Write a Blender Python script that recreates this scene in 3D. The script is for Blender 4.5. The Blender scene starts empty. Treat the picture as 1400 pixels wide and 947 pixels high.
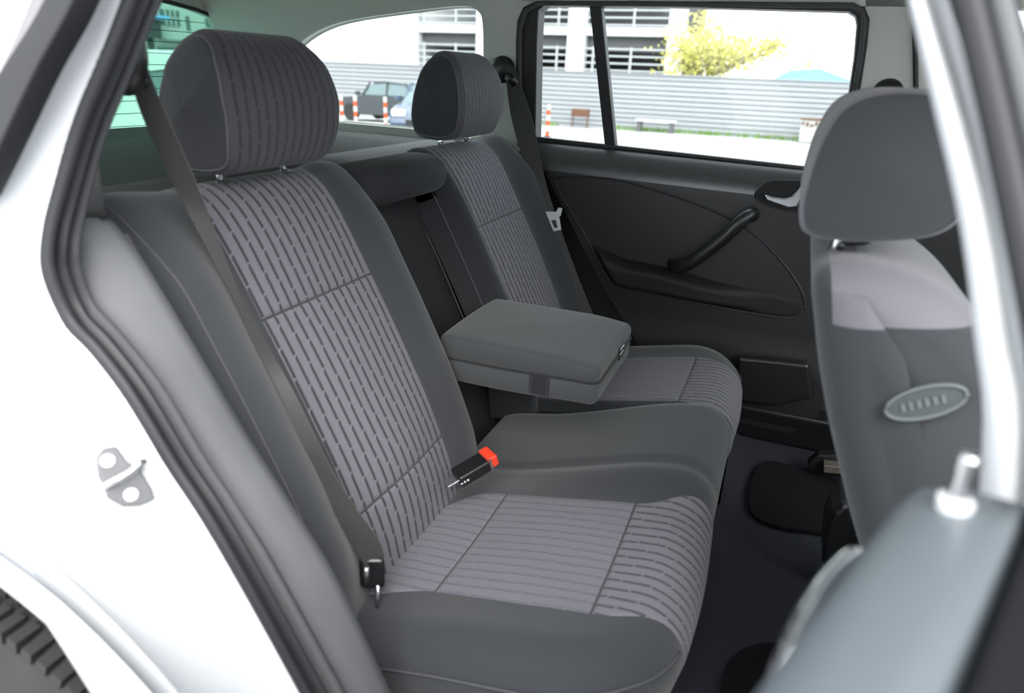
import bpy, math, random
from mathutils import Vector, geometry
random.seed(7)
S = bpy.context.scene
COL = S.collection
V = Vector
# ---------------------------------------------------------------- camera
CAM = V((.4919, -1.1480, 1.2019)); F = 930.0
CR = V((.92585, .376, .0377)); CU = V((-.17295, .33295, .92695)); CF = V((-.33598, .86474, -.3733))
def ray(u, v):
    return CF + (u-700)/F*CR - (v-473.5)/F*CU
def at(u, v, ax, val):
    d = ray(u, v)
    return CAM + d*((val-CAM[ax])/d[ax])
def atp(u, v, p0, n):
    d = ray(u, v); p0 = V(p0); n = V(n)
    return CAM + d*((p0-CAM).dot(n)/d.dot(n))
# ---------------------------------------------------------------- node materials
def mat(name, col, rough=.6, metal=0., bump=None, spec=.5, var=None, sheen=0, coat=0, emit=None):
    m = bpy.data.materials.new(name); m.use_nodes = True
    nt = m.node_tree; b = nt.nodes['Principled BSDF']
    b.inputs['Base Color'].default_value = (*col, 1)
    b.inputs['Roughness'].default_value = rough
    b.inputs['Metallic'].default_value = metal
    b.inputs['Specular IOR Level'].default_value = spec
    if coat: b.inputs['Coat Weight'].default_value = coat; b.inputs['Coat Roughness'].default_value = max(.08, rough-.02)
    if sheen:
        b.inputs['Sheen Weight'].default_value = sheen; b.inputs['Sheen Roughness'].default_value = .5
    tc = nt.nodes.new('ShaderNodeTexCoord')
    if bump:
        n = nt.nodes.new('ShaderNodeTexNoise'); n.inputs['Scale'].default_value = bump[0]; n.inputs['Detail'].default_value = 3
        nt.links.new(tc.outputs['Object'], n.inputs['Vector'])
        bp = nt.nodes.new('ShaderNodeBump'); bp.inputs['Strength'].default_value = bump[1]; bp.inputs['Distance'].default_value = bump[2]
        nt.links.new(n.outputs['Fac'], bp.inputs['Height']); nt.links.new(bp.outputs['Normal'], b.inputs['Normal'])
    if var:
        n2 = nt.nodes.new('ShaderNodeTexNoise'); n2.inputs['Scale'].default_value = var[0]; n2.inputs['Detail'].default_value = 5
        nt.links.new(tc.outputs['Object'], n2.inputs['Vector'])
        mx = nt.nodes.new('ShaderNodeMix'); mx.data_type = 'RGBA'
        mx.inputs[6].default_value = (*[c*(1-var[1]) for c in col], 1); mx.inputs[7].default_value = (*[min(1, c*(1+var[1])) for c in col], 1)
        nt.links.new(n2.outputs['Fac'], mx.inputs[0]); nt.links.new(mx.outputs[2], b.inputs['Base Color'])
    return m
class NX:
    """tiny math-expression helper for node trees"""
    def __init__(s, nt): s.nt = nt
    def m(s, op, a, b=None, c=None):
        n = s.nt.nodes.new('ShaderNodeMath'); n.operation = op
        for i, x in enumerate((a, b, c)):
            if x is None: continue
            if isinstance(x, (int, float)): n.inputs[i].default_value = x
            else: s.nt.links.new(x, n.inputs[i])
        return n.outputs[0]
def rib_mat(name, base, dark, tick, pitch=.0185, dash=.046, wid=.165, tickamt=.75, depth=.002):
    m = bpy.data.materials.new(name); m.use_nodes = True
    nt = m.node_tree; b = nt.nodes['Principled BSDF']; x = NX(nt)
    uv = nt.nodes.new('ShaderNodeUVMap'); sep = nt.nodes.new('ShaderNodeSeparateXYZ'); nt.links.new(uv.outputs[0], sep.inputs[0])
    u, v = sep.outputs[0], sep.outputs[1]
    uu = x.m('DIVIDE', u, pitch); cell = x.m('FLOOR', uu); f = x.m('SUBTRACT', x.m('FRACT', uu), .5)
    vv = x.m('ADD', x.m('DIVIDE', v, dash), x.m('FRACT', x.m('MULTIPLY', cell, .381)))
    vi = x.m('FLOOR', vv); g = x.m('FRACT', vv)
    jog = x.m('MULTIPLY', x.m('SUBTRACT', x.m('FRACT', x.m('MULTIPLY', x.m('ADD', vi, cell), .618)), .5), .10)
    f = x.m('SUBTRACT', f, jog)
    st = x.m('SUBTRACT', 1, x.m('SMOOTH_MIN', x.m('DIVIDE', x.m('ABSOLUTE', f), wid), 1, .15))
    st = x.m('MINIMUM', x.m('MULTIPLY', x.m('MAXIMUM', st, 0), 3.), 1)
    gap = x.m('LESS_THAN', g, .965)
    stripe = x.m('MULTIPLY', st, gap)
    ft = x.m('SUBTRACT', x.m('MULTIPLY', x.m('SUBTRACT', g, .96), dash), x.m('MULTIPLY', f, pitch*.75))
    tk = x.m('MULTIPLY', x.m('LESS_THAN', x.m('ABSOLUTE', ft), .00095), x.m('MULTIPLY', x.m('GREATER_THAN', f, -.26), x.m('LESS_THAN', f, .32)))
    tk = x.m('MULTIPLY', tk, x.m('GREATER_THAN', g, .70))
    noi = nt.nodes.new('ShaderNodeTexNoise'); noi.inputs['Scale'].default_value = 900; noi.inputs['Detail'].default_value = 2
    nt.links.new(uv.outputs[0], noi.inputs['Vector'])
    mx = nt.nodes.new('ShaderNodeMix'); mx.data_type = 'RGBA'
    mx.inputs[6].default_value = (*base, 1); mx.inputs[7].default_value = (*dark, 1); nt.links.new(stripe, mx.inputs[0])
    mt = nt.nodes.new('ShaderNodeMix'); mt.data_type = 'RGBA'; mt.inputs[7].default_value = (*tick, 1)
    nt.links.new(mx.outputs[2], mt.inputs[6]); nt.links.new(x.m('MULTIPLY', tk, tickamt), mt.inputs[0])
    nt.links.new(mt.outputs[2], b.inputs['Base Color'])
    h = x.m('ADD', x.m('SUBTRACT', x.m('MULTIPLY', noi.outputs['Fac'], .12), stripe), x.m('MULTIPLY', tk, .4))
    bp = nt.nodes.new('ShaderNodeBump'); bp.inputs['Strength'].default_value = .8; bp.inputs['Distance'].default_value = depth
    nt.links.new(h, bp.inputs['Height']); nt.links.new(bp.outputs['Normal'], b.inputs['Normal'])
    b.inputs['Roughness'].default_value = .75; b.inputs['Specular IOR Level'].default_value = .25
    b.inputs['Sheen Weight'].default_value = .15
    return m
def glass_mat(name, tint, refl=.06):
    m = bpy.data.materials.new(name); m.use_nodes = True; nt = m.node_tree
    out = nt.nodes['Material Output']; nt.nodes.remove(nt.nodes['Principled BSDF'])
    t = nt.nodes.new('ShaderNodeBsdfTransparent'); t.inputs[0].default_value = (*tint, 1)
    g = nt.nodes.new('ShaderNodeBsdfGlossy'); g.inputs['Roughness'].default_value = .02
    lw = nt.nodes.new('ShaderNodeLayerWeight'); x = NX(nt)
    fac = x.m('ADD', x.m('MULTIPLY', x.m('POWER', lw.outputs['Facing'], 5), .7), refl*.5)
    mx = nt.nodes.new('ShaderNodeMixShader')
    nt.links.new(fac, mx.inputs[0]); nt.links.new(t.outputs[0], mx.inputs[1]); nt.links.new(g.outputs[0], mx.inputs[2]); nt.links.new(mx.outputs[0], out.inputs[0])
    return m
M = {}
RB = (.146, .139, .161)
M['rib'] = rib_mat('ribbed_fabric', RB, (.036, .037, .044), (.23, .22, .245))
M['rib_seat'] = rib_mat('ribbed_seat_fabric', RB, (.104, .104, .126), (.165, .16, .185), tickamt=.4, depth=.0013)  # same fabric as rib; groove shade in the stripe colour painted fainter
M['rib_front'] = rib_mat('ribbed_front_fabric', RB, (.058, .058, .068), (.20, .19, .21), pitch=.0185, dash=.04)  # same fabric; groove shade painted stronger here than on the seat top
M['rib_head'] = rib_mat('ribbed_headrest_fabric', (.064, .060, .070), (.033, .032, .038), (.13, .12, .14), tickamt=.5)
M['cloth'] = mat('charcoal_cloth', (0.0348, 0.0371, 0.0418), .85, bump=(900, .35, .001), spec=.25, sheen=.25)
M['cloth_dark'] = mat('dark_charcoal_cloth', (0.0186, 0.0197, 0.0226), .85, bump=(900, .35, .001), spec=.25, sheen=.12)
M['cloth_grey'] = mat('grey_armrest_cloth', (0.0510, 0.0545, 0.0580), .85, bump=(900, .35, .001), spec=.25, sheen=.2)
M['cloth_light'] = mat('light_grey_cloth', (0.1508, 0.1450, 0.1653), .85, bump=(900, .3, .001), spec=.25, sheen=.2)
M['thread'] = mat('grey_thread', (0.0696, 0.0696, 0.0731), .7)
M['pipe'] = mat('grey_piping', (0.0870, 0.0841, 0.0928), .7)
M['plastic'] = mat('black_grained_plastic', (.0065, .007, .008), .36, bump=(700, .2, .0005), spec=.65)
M['door_vinyl'] = mat('black_door_vinyl', (.010, .0105, .0115), .42, bump=(600, .15, .0006), spec=.55)
M['door_ledge_lit'] = mat('lit_ledge_vinyl', (.035, .036, .038), .34, bump=(600, .15, .0006), spec=1., coat=.5)  # door vinyl again; paler base and coat carry the window light
M['plastic_soft'] = mat('soft_black_panel', (.006, .006, .007), .62, bump=(900, .2, .0005), spec=.4)
M['trimgrey'] = mat('grey_trim_cloth', (.118, .120, .127), .75, bump=(700, .2, .0006), spec=.3, var=(14, .12))
M['door_skylit'] = mat('skylit_door_vinyl', (0.0928, 0.1073, 0.1189), .42, bump=(500, .15, .0006), spec=.5)  # sky reflection on the ledge is put into this grey-blue base colour
M['strip'] = mat('matt_black_strip', (.006, .006, .007), .7, spec=.15)
M['rubber'] = mat('black_rubber', (.022, .022, .025), .5, spec=.4)
M['rubber_grey'] = mat('woven_grey_seal', (0.0638, 0.0638, 0.0684), .7, bump=(600, .7, .0015))
M['silver'] = mat('silver_car_paint', (.57, .585, .605), .42, .08, coat=.35)
M['headliner'] = mat('grey_headliner', (.60, .61, .575), .9, bump=(500, .3, .001), spec=.2)
M['pillar'] = mat('grey_pillar_plastic', (.55, .555, .52), .7, bump=(500, .2, .0006), spec=.3)
M['chrome'] = mat('chrome', (.85, .86, .87), .12, 1.)
M['worn'] = mat('worn_dark_steel', (.16, .145, .125), .5, .6, var=(60, .5))
M['bmetal'] = mat('pale_metal', (.80, .80, .80), .4, .35)
M['striker'] = mat('dull_zinc', (.13, .13, .135), .45, .85)
M['steel'] = mat('steel', (.62, .62, .63), .28, 1.)
M['belt'] = mat('belt_webbing', (.026, .025, .025), .5, bump=(1200, .4, .0006), spec=.45, sheen=.3)
M['red'] = mat('red_button_plastic', (.75, .05, .02), .35, coat=.3)
M['carpet'] = mat('dark_blue_grey_carpet', (.026, .027, .034), .95, bump=(420, .8, .002), spec=.1)
M['mat'] = mat('black_mat', (.007, .007, .008), .95, bump=(300, .8, .002), spec=.1)
M['net'] = mat('dark_cover_sheet', (.018, .02, .02), .8, bump=(400, .5, .001))
M['cassette'] = mat('grey_cassette', (0.0348, 0.0371, 0.0360), .6)
M['tyre'] = mat('tyre_rubber', (.022, .021, .02), .8, bump=(200, .4, .001), var=(30, .35))
M['badge'] = mat('badge_grey_green', (0.0580, 0.0667, 0.0667), .7, bump=(350, .6, .001))
M['badge_edge'] = mat('badge_rim', (0.1160, 0.1305, 0.1305), .6)
M['white'] = mat('white_print', (.8, .8, .8), .5)
M['glass'] = glass_mat('clear_glass', (.93, .96, .95))
M['glass_green'] = glass_mat('green_tinted_glass', (.46, .66, .58))
# outside
M['asphalt'] = mat('pale_asphalt', (0.3844, 0.3844, 0.3844), .9, bump=(30, .5, .01), var=(.6, .12))
M['fence'] = mat('white_sheet_metal', (.29, .30, .32), .5)
M['fence_line'] = mat('grey_sheet_shadow', (.40, .42, .46), .5)
M['concrete'] = mat('white_concrete', (0.5084, 0.5146, 0.5208), .8, var=(.5, .06))
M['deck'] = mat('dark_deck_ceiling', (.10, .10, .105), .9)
M['rail'] = mat('light_rail_paint', (0.3720, 0.3906, 0.4092), .5)
M['bark'] = mat('pale_brown_bark', (0.2604, 0.2232, 0.1488), .9)
M['leaf'] = mat('yellow_green_blossom', (.74, .70, .22), .7)
M['orange'] = mat('bollard_orange', (0.4960, 0.0744, 0.0186), .6)
M['bwhite'] = mat('bollard_white', (0.4650, 0.4650, 0.4650), .6)
M['carblack'] = mat('black_car_paint', (.03, .036, .042), .25, coat=.6)
M['carblue'] = mat('dark_blue_car_paint', (.05, .075, .13), .25, coat=.6)
M['carwhite'] = mat('white_car_paint', (.72, .73, .72), .3, coat=.5)
M['cglass'] = mat('car_window_glass', (.12, .17, .18), .08, spec=.8)
M['lamp'] = mat('headlamp_lens', (.75, .77, .8), .1, coat=.5)
M['rust'] = mat('rusty_brown_metal', (.12, .055, .03), .8, var=(8, .4))
M['skip'] = mat('white_rusty_skip_paint', (0.3844, 0.3844, 0.3720), .6)
M['blue'] = mat('blue_tarpaulin', (.20, .50, .85), .6)
M['grass'] = mat('green_grass', (0.1364, 0.2604, 0.0310), .9)
M['facade'] = mat('pale_facade', (0.4960, 0.5208, 0.5084), .8, var=(.4, .06))
M['facade_dark'] = mat('dark_grey_facade', (.06, .07, .075), .7)
M['window_dark'] = mat('dark_window', (.10, .14, .15), .15, spec=.7)
# ---------------------------------------------------------------- mesh helpers
WL = {}
def tag(o, label, cat, group=None, kind=None):
    if label: o['label'] = label
    if cat: o['category'] = cat
    if group: o['group'] = group
    if kind: o['kind'] = kind
    return o
def thing(name, loc, label, cat, group=None, kind=None):
    o = bpy.data.objects.new(name, None); COL.objects.link(o); o.location = loc; o.empty_display_size = .05
    WL[o] = V(loc); return tag(o, label, cat, group, kind)
def obj(name, verts, faces, m, parent=None, uvs=None, smooth=True, bevel=0, sub=0, solid=0, sharp=None, base=False, mats=None, mi=None):
    vs = [V(v) for v in verts]
    lo = V([min(v[i] for v in vs) for i in range(3)]); hi = V([max(v[i] for v in vs) for i in range(3)])
    c = (lo+hi)/2
    if parent is None: c.z = lo.z
    me = bpy.data.meshes.new(name); me.from_pydata([v-c for v in vs], [], faces)
    me.materials.append(m)
    for k in (mats or []): me.materials.append(k)
    if mi: me.polygons.foreach_set('material_index', mi)
    if uvs:
        ul = me.uv_layers.new(name='UVMap')
        for p in me.polygons:
            for li in p.loop_indices: ul.data[li].uv = uvs[me.loops[li].vertex_index]
    me.validate(); me.update()
    import bmesh
    bm = bmesh.new(); bm.from_mesh(me); bmesh.ops.recalc_face_normals(bm, faces=bm.faces); bm.to_mesh(me); bm.free()
    if smooth: me.polygons.foreach_set('use_smooth', [True]*len(me.polygons))
    o = bpy.data.objects.new(name, me); COL.objects.link(o)
    WL[o] = c
    if parent is not None: o.parent = parent; o.location = c-WL[parent]
    else: o.location = c
    if solid: md = o.modifiers.new('t', 'SOLIDIFY'); md.thickness = abs(solid); md.offset = 1 if solid > 0 else -1
    if bevel: md = o.modifiers.new('b', 'BEVEL'); md.width = bevel; md.segments = 3; md.limit_method = 'ANGLE'; md.angle_limit = .6
    if sub: md = o.modifiers.new('s', 'SUBSURF'); md.levels = sub; md.render_levels = sub
    if smooth and sharp is not None:
        me.set_sharp_from_angle(angle=sharp)
    return o
def lin(a, b, n): return [a+(b-a)*i/(n-1) for i in range(n)]
def grid(name, f, us, vs, m, parent=None, uv=None, cu=False, cv=False, **k):
    P = [f(u, v) for u in us for v in vs]; nu, nv = len(us), len(vs)
    fc = []
    for i in range(nu if cu else nu-1):
        for j in range(nv if cv else nv-1):
            a, b = i*nv+j, i*nv+(j+1) % nv; c, d = ((i+1) % nu)*nv+(j+1) % nv, ((i+1) % nu)*nv+j
            fc.append((a, b, c, d))
    U = [uv(u, v) if uv else (u, v) for u in us for v in vs]
    return obj(name, P, fc, m, parent, uvs=U, **k)
def loft(name, rings, m, parent=None, closed=True, caps=True, **k):
    n = len(rings[0]); P = [p for r in rings for p in r]; fc = []
    for i in range(len(rings)-1):
        for j in range(n if closed else n-1):
            fc.append((i*n+j, i*n+(j+1) % n, (i+1)*n+(j+1) % n, (i+1)*n+j))
    if caps and closed:
        fc.append(tuple(range(n))[::-1]); b = (len(rings)-1)*n; fc.append(tuple(range(b, b+n)))
    return obj(name, P, fc, m, parent, **k)
def geo_tube(path, r, n=10, flat=1., up=V((0, 0, 1))):
    path = [V(p) for p in path]; rings = []
    for i, p in enumerate(path):
        t = (path[min(i+1, len(path)-1)]-path[max(i-1, 0)]).normalized()
        a = t.cross(up)
        if a.length < 1e-3: a = t.cross(V((1, 0, 0)))
        a.normalize(); b = a.cross(t)
        rr = r[i] if isinstance(r, (list, tuple)) else r
        rings.append([p + a*(math.cos(2*math.pi*k/n)*rr) + b*(math.sin(2*math.pi*k/n)*rr*flat) for k in range(n)])
    return rings
def tube(name, path, r, m, parent=None, n=10, flat=1., up=V((0, 0, 1)), **k):
    return loft(name, geo_tube(path, r, n, flat, up), m, parent, **k)
def smooth_path(pts, n=8, closed=False):
    pts = [V(p) for p in pts]; out = []; N = len(pts)
    for i in range(N if closed else N-1):
        if closed: p0, p1, p2, p3 = pts[i-1], pts[i], pts[(i+1) % N], pts[(i+2) % N]
        else: p0, p1, p2, p3 = pts[max(i-1, 0)], pts[i], pts[i+1], pts[min(i+2, N-1)]
        for k in range(n):
            t = k/n
            out.append(.5*((2*p1)+(p2-p0)*t+(2*p0-5*p1+4*p2-p3)*t*t+(3*p1-p0-3*p2+p3)*t**3))
    if not closed: out.append(pts[-1])
    return out
class MB:
    def __init__(s): s.v = []; s.f = []
    def add(s, vs, fs):
        b = len(s.v); s.v += [V(x) for x in vs]; s.f += [tuple(i+b for i in f) for f in fs]; return s
    def box(s, c, d, X=V((1, 0, 0)), Y=V((0, 1, 0)), Z=V((0, 0, 1))):
        c = V(c); vs = [c+X*(d[0]/2*i)+Y*(d[1]/2*j)+Z*(d[2]/2*k) for i in (-1, 1) for j in (-1, 1) for k in (-1, 1)]
        return s.add(vs, [(0, 1, 3, 2), (4, 6, 7, 5), (0, 4, 5, 1), (2, 3, 7, 6), (0, 2, 6, 4), (1, 5, 7, 3)])
    def bb(s, x0, x1, y0, y1, z0, z1): return s.box(((x0+x1)/2, (y0+y1)/2, (z0+z1)/2), (x1-x0, y1-y0, z1-z0))
    def tube(s, path, r, n=8, up=V((0, 0, 1)), flat=1.):
        R = geo_tube(path, r, n, flat, up); vs = [p for q in R for p in q]; fs = []
        for i in range(len(R)-1):
            for j in range(n): fs.append((i*n+j, i*n+(j+1) % n, (i+1)*n+(j+1) % n, (i+1)*n+j))
        b = (len(R)-1)*n; fs += [tuple(range(n))[::-1], tuple(range(b, b+n))]
        return s.add(vs, fs)
    def prism(s, out, dv):
        n = len(out); out = [V(p) for p in out]; dv = V(dv)
        return s.add(out+[p+dv for p in out], [tuple(range(n)), tuple(range(n, 2*n))[::-1]]+[(i, (i+1) % n, n+(i+1) % n, n+i) for i in range(n)])
    def build(s, name, m, parent=None, smooth=False, **k): return obj(name, s.v, s.f, m, parent, smooth=smooth, **k)
def plate(name, outer, holes, m, parent, dv, bevel=0, smooth=False):
    """flat-ish sheet with holes, given thickness dv"""
    loops = [[V(p) for p in outer]]+[[V(p) for p in h] for h in holes]
    tri = geometry.tessellate_polygon(loops); vs = [p for l in loops for p in l]; N = len(vs); dv = V(dv)
    fs = [tuple(t) for t in tri]+[tuple(i+N for i in reversed(t)) for t in tri]; b = 0
    for l in loops:
        n = len(l)
        for i in range(n): fs.append((b+i, b+(i+1) % n, N+b+(i+1) % n, N+b+i))
        b += n
    return obj(name, vs+[v+dv for v in vs], fs, m, parent, smooth=smooth, bevel=bevel)
def pw(x, pts):
    if x <= pts[0][0]: return pts[0][1]
    for (a, p), (b, q) in zip(pts, pts[1:]):
        if x <= b: return p+(q-p)*(x-a)/(b-a)
    return pts[-1][1]
def ss(x, a, b):
    t = max(0, min(1, (x-a)/(b-a))); return t*t*(3-2*t)
def gau(x, w): return math.exp(-(x/w)**2)
def cr(x, pts):
    """smooth (catmull) interpolation of y over x"""
    n = len(pts)
    if x <= pts[0][0]: return pts[0][1]
    if x >= pts[-1][0]: return pts[-1][1]
    for i in range(n-1):
        if x <= pts[i+1][0]: break
    x0, y0 = pts[i]; x1, y1 = pts[i+1]; t = (x-x0)/(x1-x0); h = x1-x0
    m0 = (y1-pts[i-1][1])/(x1-pts[i-1][0])*h if i > 0 else (y1-y0)
    m1 = (pts[i+2][1]-y0)/(pts[i+2][0]-x0)*h if i+2 < n else (y1-y0)
    return (2*t**3-3*t*t+1)*y0+(t**3-2*t*t+t)*m0+(-2*t**3+3*t*t)*y1+(t**3-t*t)*m1
# ================================================================ REAR BENCH CUSHIONS
XI, R0, RR = .310, .095, .068
YI = -.430
Z0 = [(-.06, .46), (0, .493), (.126, .519), (.25, .545), (.352, .566), (.42, .573), (.6, .575)]
def roll(e):
    if e <= 0: return 0, 0
    q = RR*math.pi/2
    if e < q: return RR*math.sin(e/RR), RR*(1-math.cos(e/RR))
    return RR+.02*min(1, (e-q)/.1)*-1, RR+(e-q)
def cush(s, t, sg=1, inner=.165):
    """s along car axis (arclength past XI), t sideways (arclength past YI), sg=+1 near, -1 far"""
    dx, dy = s-XI, YI-t
    if dx > 0 and dy > 0:
        L = math.hypot(dx, dy); c = (dx/L, dy/L)
        h, dr = roll(L-R0); b = min(L, R0)+h
        x, y = XI+b*c[0], YI-b*c[1]
    elif dx > dy and dx > 0:
        h, dr = roll(dx-R0); x, y = XI+min(dx, R0)+h, t
    elif dy > 0:
        h, dr = roll(dy-R0); x, y = s, YI-min(dy, R0)-h
    else: x, y, dr = s, t, 0
    z = cr(x, Z0)
    z -= .007*gau(y+.34, .12)
    z += .010*gau(y+.56, .06)*ss(x, .05, .2)
    hump = ss(y, -.215, -.12)
    z += hump*(-.012+.036*ss(x, .05, .42))
    z -= .006*gau(y+.10, .010)
    if y > inner-.03:
        q = min(1, (y-inner+.03)/.03); z -= .022*(1-math.sqrt(max(0, 1-q*q)))
    return V((x, sg*y, z-dr))
def cush_n(s, t, sg, inner, d):
    e = .002
    a = cush(s+e, t, sg, inner)-cush(s-e, t, sg, inner); b = cush(s, t+e, sg, inner)-cush(s, t-e, sg, inner)
    n = a.cross(b)*sg
    return cush(s, t, sg, inner)+n.normalized()*d
def panel(name, f, s0, s1, t0, t1, ns, nt, m, parent, puff=.004, lift=.0015, sink=.004, edge=.008, ribs='s', tl=None, th=None, uvo=(0, 0)):
    """patch lying on f, edges tucked in to read as stitched seams; tl/th let the t-limits vary with s"""
    def g(a, b):
        s = s0+(s1-s0)*a
        lo = tl(s) if tl else t0; hi = th(s) if th else t1
        t = lo+(hi-lo)*b
        d = min(min(a, 1-a)*(s1-s0), min(b, 1-b)*(hi-lo))
        k = min(1, d/edge); k = math.sqrt(max(0, 1-(1-k)**2))
        return f(s, t, lift-sink+(sink)*k+puff*math.sin(math.pi*b)*math.sin(math.pi*a))
    def uvf(a, b):
        s = s0+(s1-s0)*a; lo = tl(s) if tl else t0; hi = th(s) if th else t1
        return (lo+(hi-lo)*b+uvo[0], s+uvo[1])
    def dist(n, L):
        k = min(.49, edge/L)
        return [0, k*.12, k*.35, k*.7]+lin(k, 1-k, n)+[1-k*.7, 1-k*.35, 1-k*.12, 1]
    return grid(name, g, dist(ns, abs(s1-s0)), dist(nt, abs(t1-t0)), m, parent, uv=uvf)
def make_cushion(sg, inner, label):
    root = thing('rear_seat_cushion', (.22, sg*-.3, .40), label, 'seat cushion', 'cushions of the rear bench')
    Srange = lin(-.02, XI-.01, 26)+lin(XI, XI+.40, 40)
    tmin = YI-R0-.30
    T = lin(tmin, YI-.01, 36)+lin(YI, inner, int((inner-YI)/.012))
    f0 = lambda s, t: cush(s, t, sg, inner)
    body = grid('cushion_body', f0, Srange, T, M['cloth'], root)
    # inner side wall
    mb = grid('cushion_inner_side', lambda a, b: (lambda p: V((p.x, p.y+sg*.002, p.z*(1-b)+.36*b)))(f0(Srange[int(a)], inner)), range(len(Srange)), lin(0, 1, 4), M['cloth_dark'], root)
    fn = lambda s, t, d: cush_n(s, t, sg, inner, d)
    a, b = -.475, -.205
    panel('seat_insert', fn, .128, .352, a, b, 16, 20, M['rib_seat'], root, puff=.005)
    panel('seat_rear_insert', fn, -.01, .128, a-.02, b, 12, 20, M['rib_seat'], root, puff=.004,
          tl=lambda s: a-.035*ss(s, .128, .0), th=lambda s: b-.085*ss(s, .128, .0)**2)
    panel('seat_front_insert', fn, .352, .640, a, b, 34, 20, M['rib_front'], root, puff=.006,
          tl=lambda s: a+.03*ss(s, .352, .46), th=lambda s: b+.045*ss(s, .352, .46))
    # outer piping round the bolster
    def pp(s, t): return fn(s, t, .0015)
    path = [pp(s, YI-R0-RR*1.15) for s in lin(-.02, XI, 16)]
    # around the corner
    L = R0+RR*1.15
    path += [pp(XI+L*math.sin(q), YI-L*math.cos(q)) for q in lin(.08, 1.42, 18)]
    tube('piping', path, .0018, M['thread'], root, n=6)
    return root
make_cushion(1, .165, 'wide rear bench cushion with ribbed seat panel nearest the open door')
make_cushion(-1, -.185, 'narrow rear bench cushion beside the closed door, partly behind the armrest')
# ================================================================ REAR BACKRESTS
BP = smooth_path([V(p) for p in [(.042, 0, .465), (.034, 0, .50), (.020, 0, .555), (-.004, 0, .62), (-.030, 0, .685), (-.062, 0, .752), (-.096, 0, .82), (-.129, 0, .882), (-.160, 0, .94), (-.188, 0, .988), (-.216, 0, 1.022), (-.248, 0, 1.040), (-.282, 0, 1.036), (-.306, 0, 1.012)]], 6)
BL = [0]
for a, b in zip(BP, BP[1:]): BL.append(BL[-1]+(b-a).length)
def bprof(s):
    s = max(0, min(BL[-1]-1e-6, s))
    for i in range(len(BL)-1):
        if s <= BL[i+1]: break
    t = (s-BL[i])/(BL[i+1]-BL[i]); p = BP[i].lerp(BP[i+1], t)
    d = (BP[min(i+2, len(BP)-1)]-BP[max(i-1, 0)]).normalized()
    return p, V((d.z, 0, -d.x))       # point, outward (forward) normal
def s_at_z(z):
    for i in range(len(BP)-1):
        if BP[i].z <= z <= BP[i+1].z: return BL[i]+(BL[i+1]-BL[i])*(z-BP[i].z)/(BP[i+1].z-BP[i].z)
    return BL[-1]
YO = -.615
def bsurf(s, t, sg=1, inner=-.125, d=0):
    p, n = bprof(s)
    k = ss(p.z, .46, .60)*(1-ss(p.z, .93, 1.03))     # bolster strength fades at the top
    o = .034*ss(t, -.475, -.565)*(.25+.75*k)+.022*ss(t, -.215, -.165)*(.35+.65*k)
    o += .010*gau(t+.345, .10)*gau(p.z-.62, .06)    # lumbar swell
    back = 0; y = t
    if t < YO+.045:
        e = YO+.045-t; q = .045*math.pi/2
        if e < q: y = YO+.045-.045*math.sin(e/.045); back = .045*(1-math.cos(e/.045))
        else: y = YO+.0; back = .045+(e-q)
    r = .022
    if t > inner-r:
        e = t-inner+r; q = r*math.pi/2
        if e < q: y = inner-r+r*math.sin(e/r); back = r*(1-math.cos(e/r))
        else: y = inner; back = r+(e-q)
    P = p+n*(o-back+d*(1 if back < .04 else 0)); return V((P.x, sg*y, P.z))
def bpan(s, t, sg, inner, d):
    p, n = bprof(s); P = bsurf(s, t, sg, inner); return P+V((n.x, 0, n.z))*d
HP = [(-.046, .006), (0, -.002), (.045, .006), (.064, .040), (.070, .085), (.063, .130), (.046, .163), (.020, .180), (-.006, .176), (-.027, .150), (-.043, .105), (-.056, .055), (-.056, .020)]
def headrest(parent, c, hw, mband, mcheek, mpipe, prof=HP, tilt=0., post_y=.067, name='headrest', zs=1., piping=True, posts=True):
    """rounded block: ribbed band round it, plain cheek each side, piping on the seam"""
    c = V(c)
    base = smooth_path([V((x, 0, z*zs)) for x, z in prof], 5, True)
    cen = sum(base, V())/len(base)
    def width(z): return hw*pw(z/.18, [(0, .90), (.25, .98), (.55, 1.0), (.8, .93), (1.02, .76)])
    def pt(q, k, ins):
        p = base[k]; p = cen+(p-cen)*(1-ins)
        return V((c.x+p.x*math.cos(tilt)+p.z*math.sin(tilt), c.y+q*width(base[k].z), c.z+p.z*math.cos(tilt)-p.x*math.sin(tilt)))
    N = len(base); T = lin(-1, 1, 29)
    root = grid(name, lambda k, q: pt(q, k, .10*max(0, abs(q)-.82)**2/.0324), range(N), T, mband, parent, uv=lambda k, q: (q*hw+.02, k*.0095), cu=True)
    for sg in (-1, 1):
        rings = []
        for a in lin(0, 1, 9):
            sc = .90*math.cos(a*math.pi/2); bul = .014*math.sin(a*math.pi/2)
            ring = []
            for k in range(N):
                p = pt(sg, k, .10); ctr = V((c.x+cen.x*math.cos(tilt)+cen.z*math.sin(tilt), p.y, c.z+cen.z*math.cos(tilt)-cen.x*math.sin(tilt)))
                q = ctr+(p-ctr)*(math.cos(a*math.pi/2)*.999+.001); ym = c.y+sg*(width(cen.z)*.985+bul)
                ring.append(V((q.x, p.y*(1-a)+ym*a if a < .999 else ym, q.z)))
            rings.append(ring)
        loft('side_panel', rings, mcheek, root, caps=False)
        if piping:
            ring = [pt(sg*.995, k, .092) for k in range(N)]; tube('piping', ring+[ring[0]], .0022, mpipe, root, n=6)
        if posts:
            b = V((c.x-.008, c.y+sg*post_y, c.z+.02)); mb = MB(); mb.tube([b, b-V((.006, 0, .055))], .0062, 12)
            mb.build('post', M['chrome'], root, smooth=True)
    return root
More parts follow.
